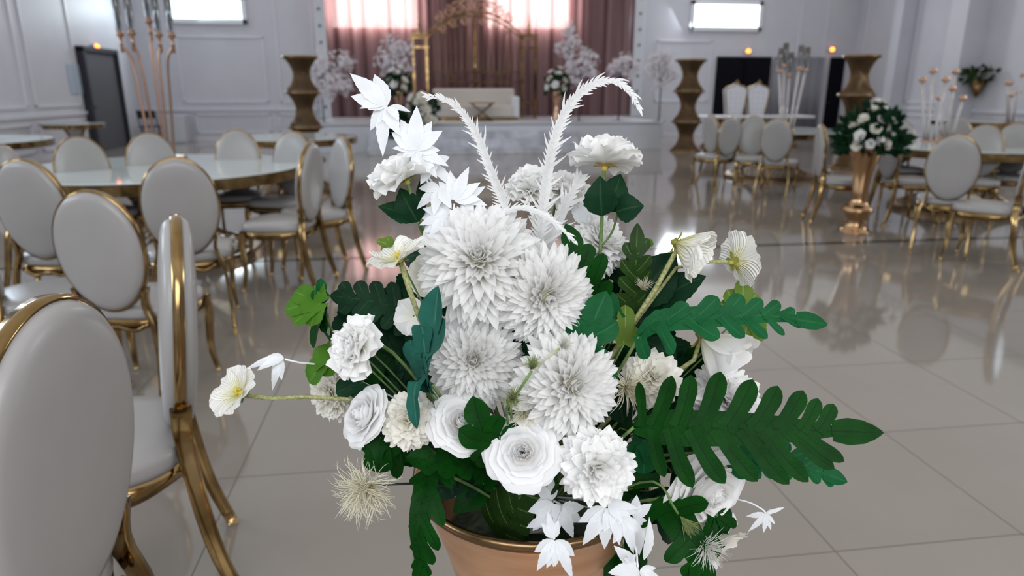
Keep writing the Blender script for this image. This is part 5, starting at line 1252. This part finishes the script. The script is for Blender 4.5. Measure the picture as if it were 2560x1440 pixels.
# ---------------------------------------------------------------- throne chairs and other seats
def throne(px_, label):
    p = at_z(px_, 300, .6); p = at_y(px_, 240, T5.y+.75)
    t = thing('throne_chair', label, 'throne', (p.x, T5.y+.75, 0), group=None)
    out = [(-.20, .5), (-.22, .8), (-.27, 1.15), (-.30, 1.36), (-.22, 1.44), (-.10, 1.47), (0, 1.53), (.10, 1.47), (.22, 1.44), (.30, 1.36), (.27, 1.15), (.22, .8), (.20, .5)]
    n = len(out); v = []; f = []
    for y in (-.05, .05): v += [(x, y, z) for x, z in out]
    f = [tuple(range(n)), tuple(range(2*n-1, n-1, -1))]+[(i, (i+1) % n, n+(i+1) % n, n+i) for i in range(n)]
    mb = MB(); mb.add(v, f[:1]+f[1:]); mb.build('tufted_backrest', M['tufted'], t, smooth=False, bevel=.02)
    mb = MB(); mb.tube([(x*1.02, -.055, z+.01) for x, z in out], .018, 6); mb.lathe([(0, -.04), (.05, 0), (0, .05)], 8, (0, -.05, 1.57)); mb.build('gold_crest', M['gold'], t)
    mb = MB()
    for zz in np.arange(.65, 1.4, .13):
        for xx in (-.14, 0, .14): mb.lathe([(0, -.012), (.016, 0), (0, .012)], 6, (xx, -.056, zz))
    mb.build('tuft_buttons', M['gold'], t)
    mb = MB(); mb.box((0, -.28, .46), (.52, .5, .12)); mb.build('seat', M['tufted'], t, smooth=False, bevel=.03)
    for sx in (-1, 1):
        for y in (-.48, .0): mb = MB(); mb.tube([(sx*.22, y, .4), (sx*.23, y, .2), (sx*.25, y, 0)], [.03, .022, .014], 8); mb.build('leg', M['gold'], t)
throne(1838, 'white tufted throne with gold crest, left of the two before the black doors')
throne(1893, 'white tufted throne with gold crest, right of the two before the black doors')
# folding chair by the back wall
p = at_y(372, 300, YB-.9); t = thing('folding_chair', 'black folding chair standing by the back wall at the left', 'chair', (p.x, YB-.9, 0))
for s_ in (-1, 1):
    mb = MB(); mb.tube([(s_*.22, .20, 0), (s_*.22, -.05, .45), (s_*.22, -.16, .86)], .014, 6); mb.build('side_frame', M['black_chair'], t)
    mb = MB(); mb.tube([(s_*.21, -.22, 0), (s_*.21, .15, .44)], .014, 6); mb.build('leg', M['black_chair'], t)
for nm, c, d in (('seat', (0, 0, .45), (.42, .4, .03)), ('backrest', (0, -.13, .76), (.44, .03, .2))):
    mb = MB(); mb.box(c, d); mb.build(nm, M['black_chair'], t, smooth=False, bevel=.01)
p = at_y(425, 300, YB-.9); t = thing('white_cabinet', 'small pale cabinet beside the black folding chair', 'cabinet', (p.x, YB-.5, 0))
mb = MB(); mb.box((0, 0, .36), (.62, .5, .72)); mb.build('body', M['box_white'], t, smooth=False, bevel=.01)
for s_ in (-1, 1): mb = MB(); mb.box((s_*.15, -.255, .36), (.28, .012, .64)); mb.build('door', M['stage_white'], t, smooth=False)

# ---------------------------------------------------------------- stage bouquets, garland, wall flowers
def stage_vase(px_, Y, z_top_px, label, group):
    p = at_y(px_, z_top_px, Y); h = p.z-ZS
    t = thing('stage_vase', label, 'vase', (p.x, Y, ZS), group=None)
    mb = MB(); mb.lathe([(r_, z_*h) for r_, z_ in ((0, 0), (.14, 0), (.13, .04), (.07, .14), (.10, .24), (.06, .34), (.07, .6), (.12, .88), (.15, 1.0), (.12, .97), (0, .8))], 32, closed_ends=False); mb.build('vase_body', M['rose_gold'], t)
    return Vector((p.x, Y, p.z))
for (px_, Y, y_, lb, sd) in ((995, 17.0, 225, 'left', 31), (1392, 17.0, 225, 'right', 32)):
    c = stage_vase(px_, Y, y_, 'slim copper-gold vase on the %s half of the stage' % lb, None)
    leafy('greenery_bouquet', 'small green foliage bouquet in the %s stage vase' % lb, c, .26, 110, sd, size=.14, zlo=-.12, zhi=.45)
    sp_ = [(-.18, .25, .1), (.02, .38, .1), (.18, .22, .1), (-.05, .12, .2), (.16, .05, .16), (-.22, .08, .1), (.08, .5, .0), (-.12, .42, 0)]
    rose_cluster(c, sp_, .095, 'roses of the %s stage bouquet' % lb, ['cream rose in the bouquet of the %s stage vase' % lb]*len(sp_), ('petal_cream', 'petal_white'))
# floor garland at the foot of the stage, left of the steps
gp = at_y(1045, 300, YS-.15)
rnd = random.Random(9)
leafy('stage_garland', 'green leafy garland trailing down the stage front left of the steps', Vector((at_y(1005, 340, YS-.3).x, YS-.3, .55)), .35, 200, 33, size=.17, zlo=-.45, zhi=.45)
c = Vector((at_y(1060, 300, YS-.15).x, YS-.15, .95))
leafy('stage_garland', 'upper part of the garland standing on the stage edge behind the white leaf sprays', c, .32, 130, 34, size=.15, zlo=-.3, zhi=.35)
sp_ = [(rnd.uniform(-.32, .30), rnd.uniform(-.28, .34), .25) for _ in range(12)]
rose_cluster(c, sp_, .10, 'cream roses of the stage garland', ['cream rose in the leafy garland at the stage edge']*len(sp_), ('petal_cream',))
# wall planter
p = at_x(2462, 200, XR)
p = Vector((XR-.16, p.y, p.z))
t = thing('wall_planter', 'dark conical wall planter high on the right wall', 'planter', p)
mb = MB(); mb.lathe([(0, -.42), (.05, -.36), (.20, .0), (.18, .0), (0, -.1)], 20, closed_ends=False); mb.build('cone', M['gold_dark'], t)
leafy('wall_greenery', 'faded greenery spreading from the conical wall planter on the right', p, .42, 130, 41, 'leaf_olive', size=.16, zlo=-.05, zhi=.3)
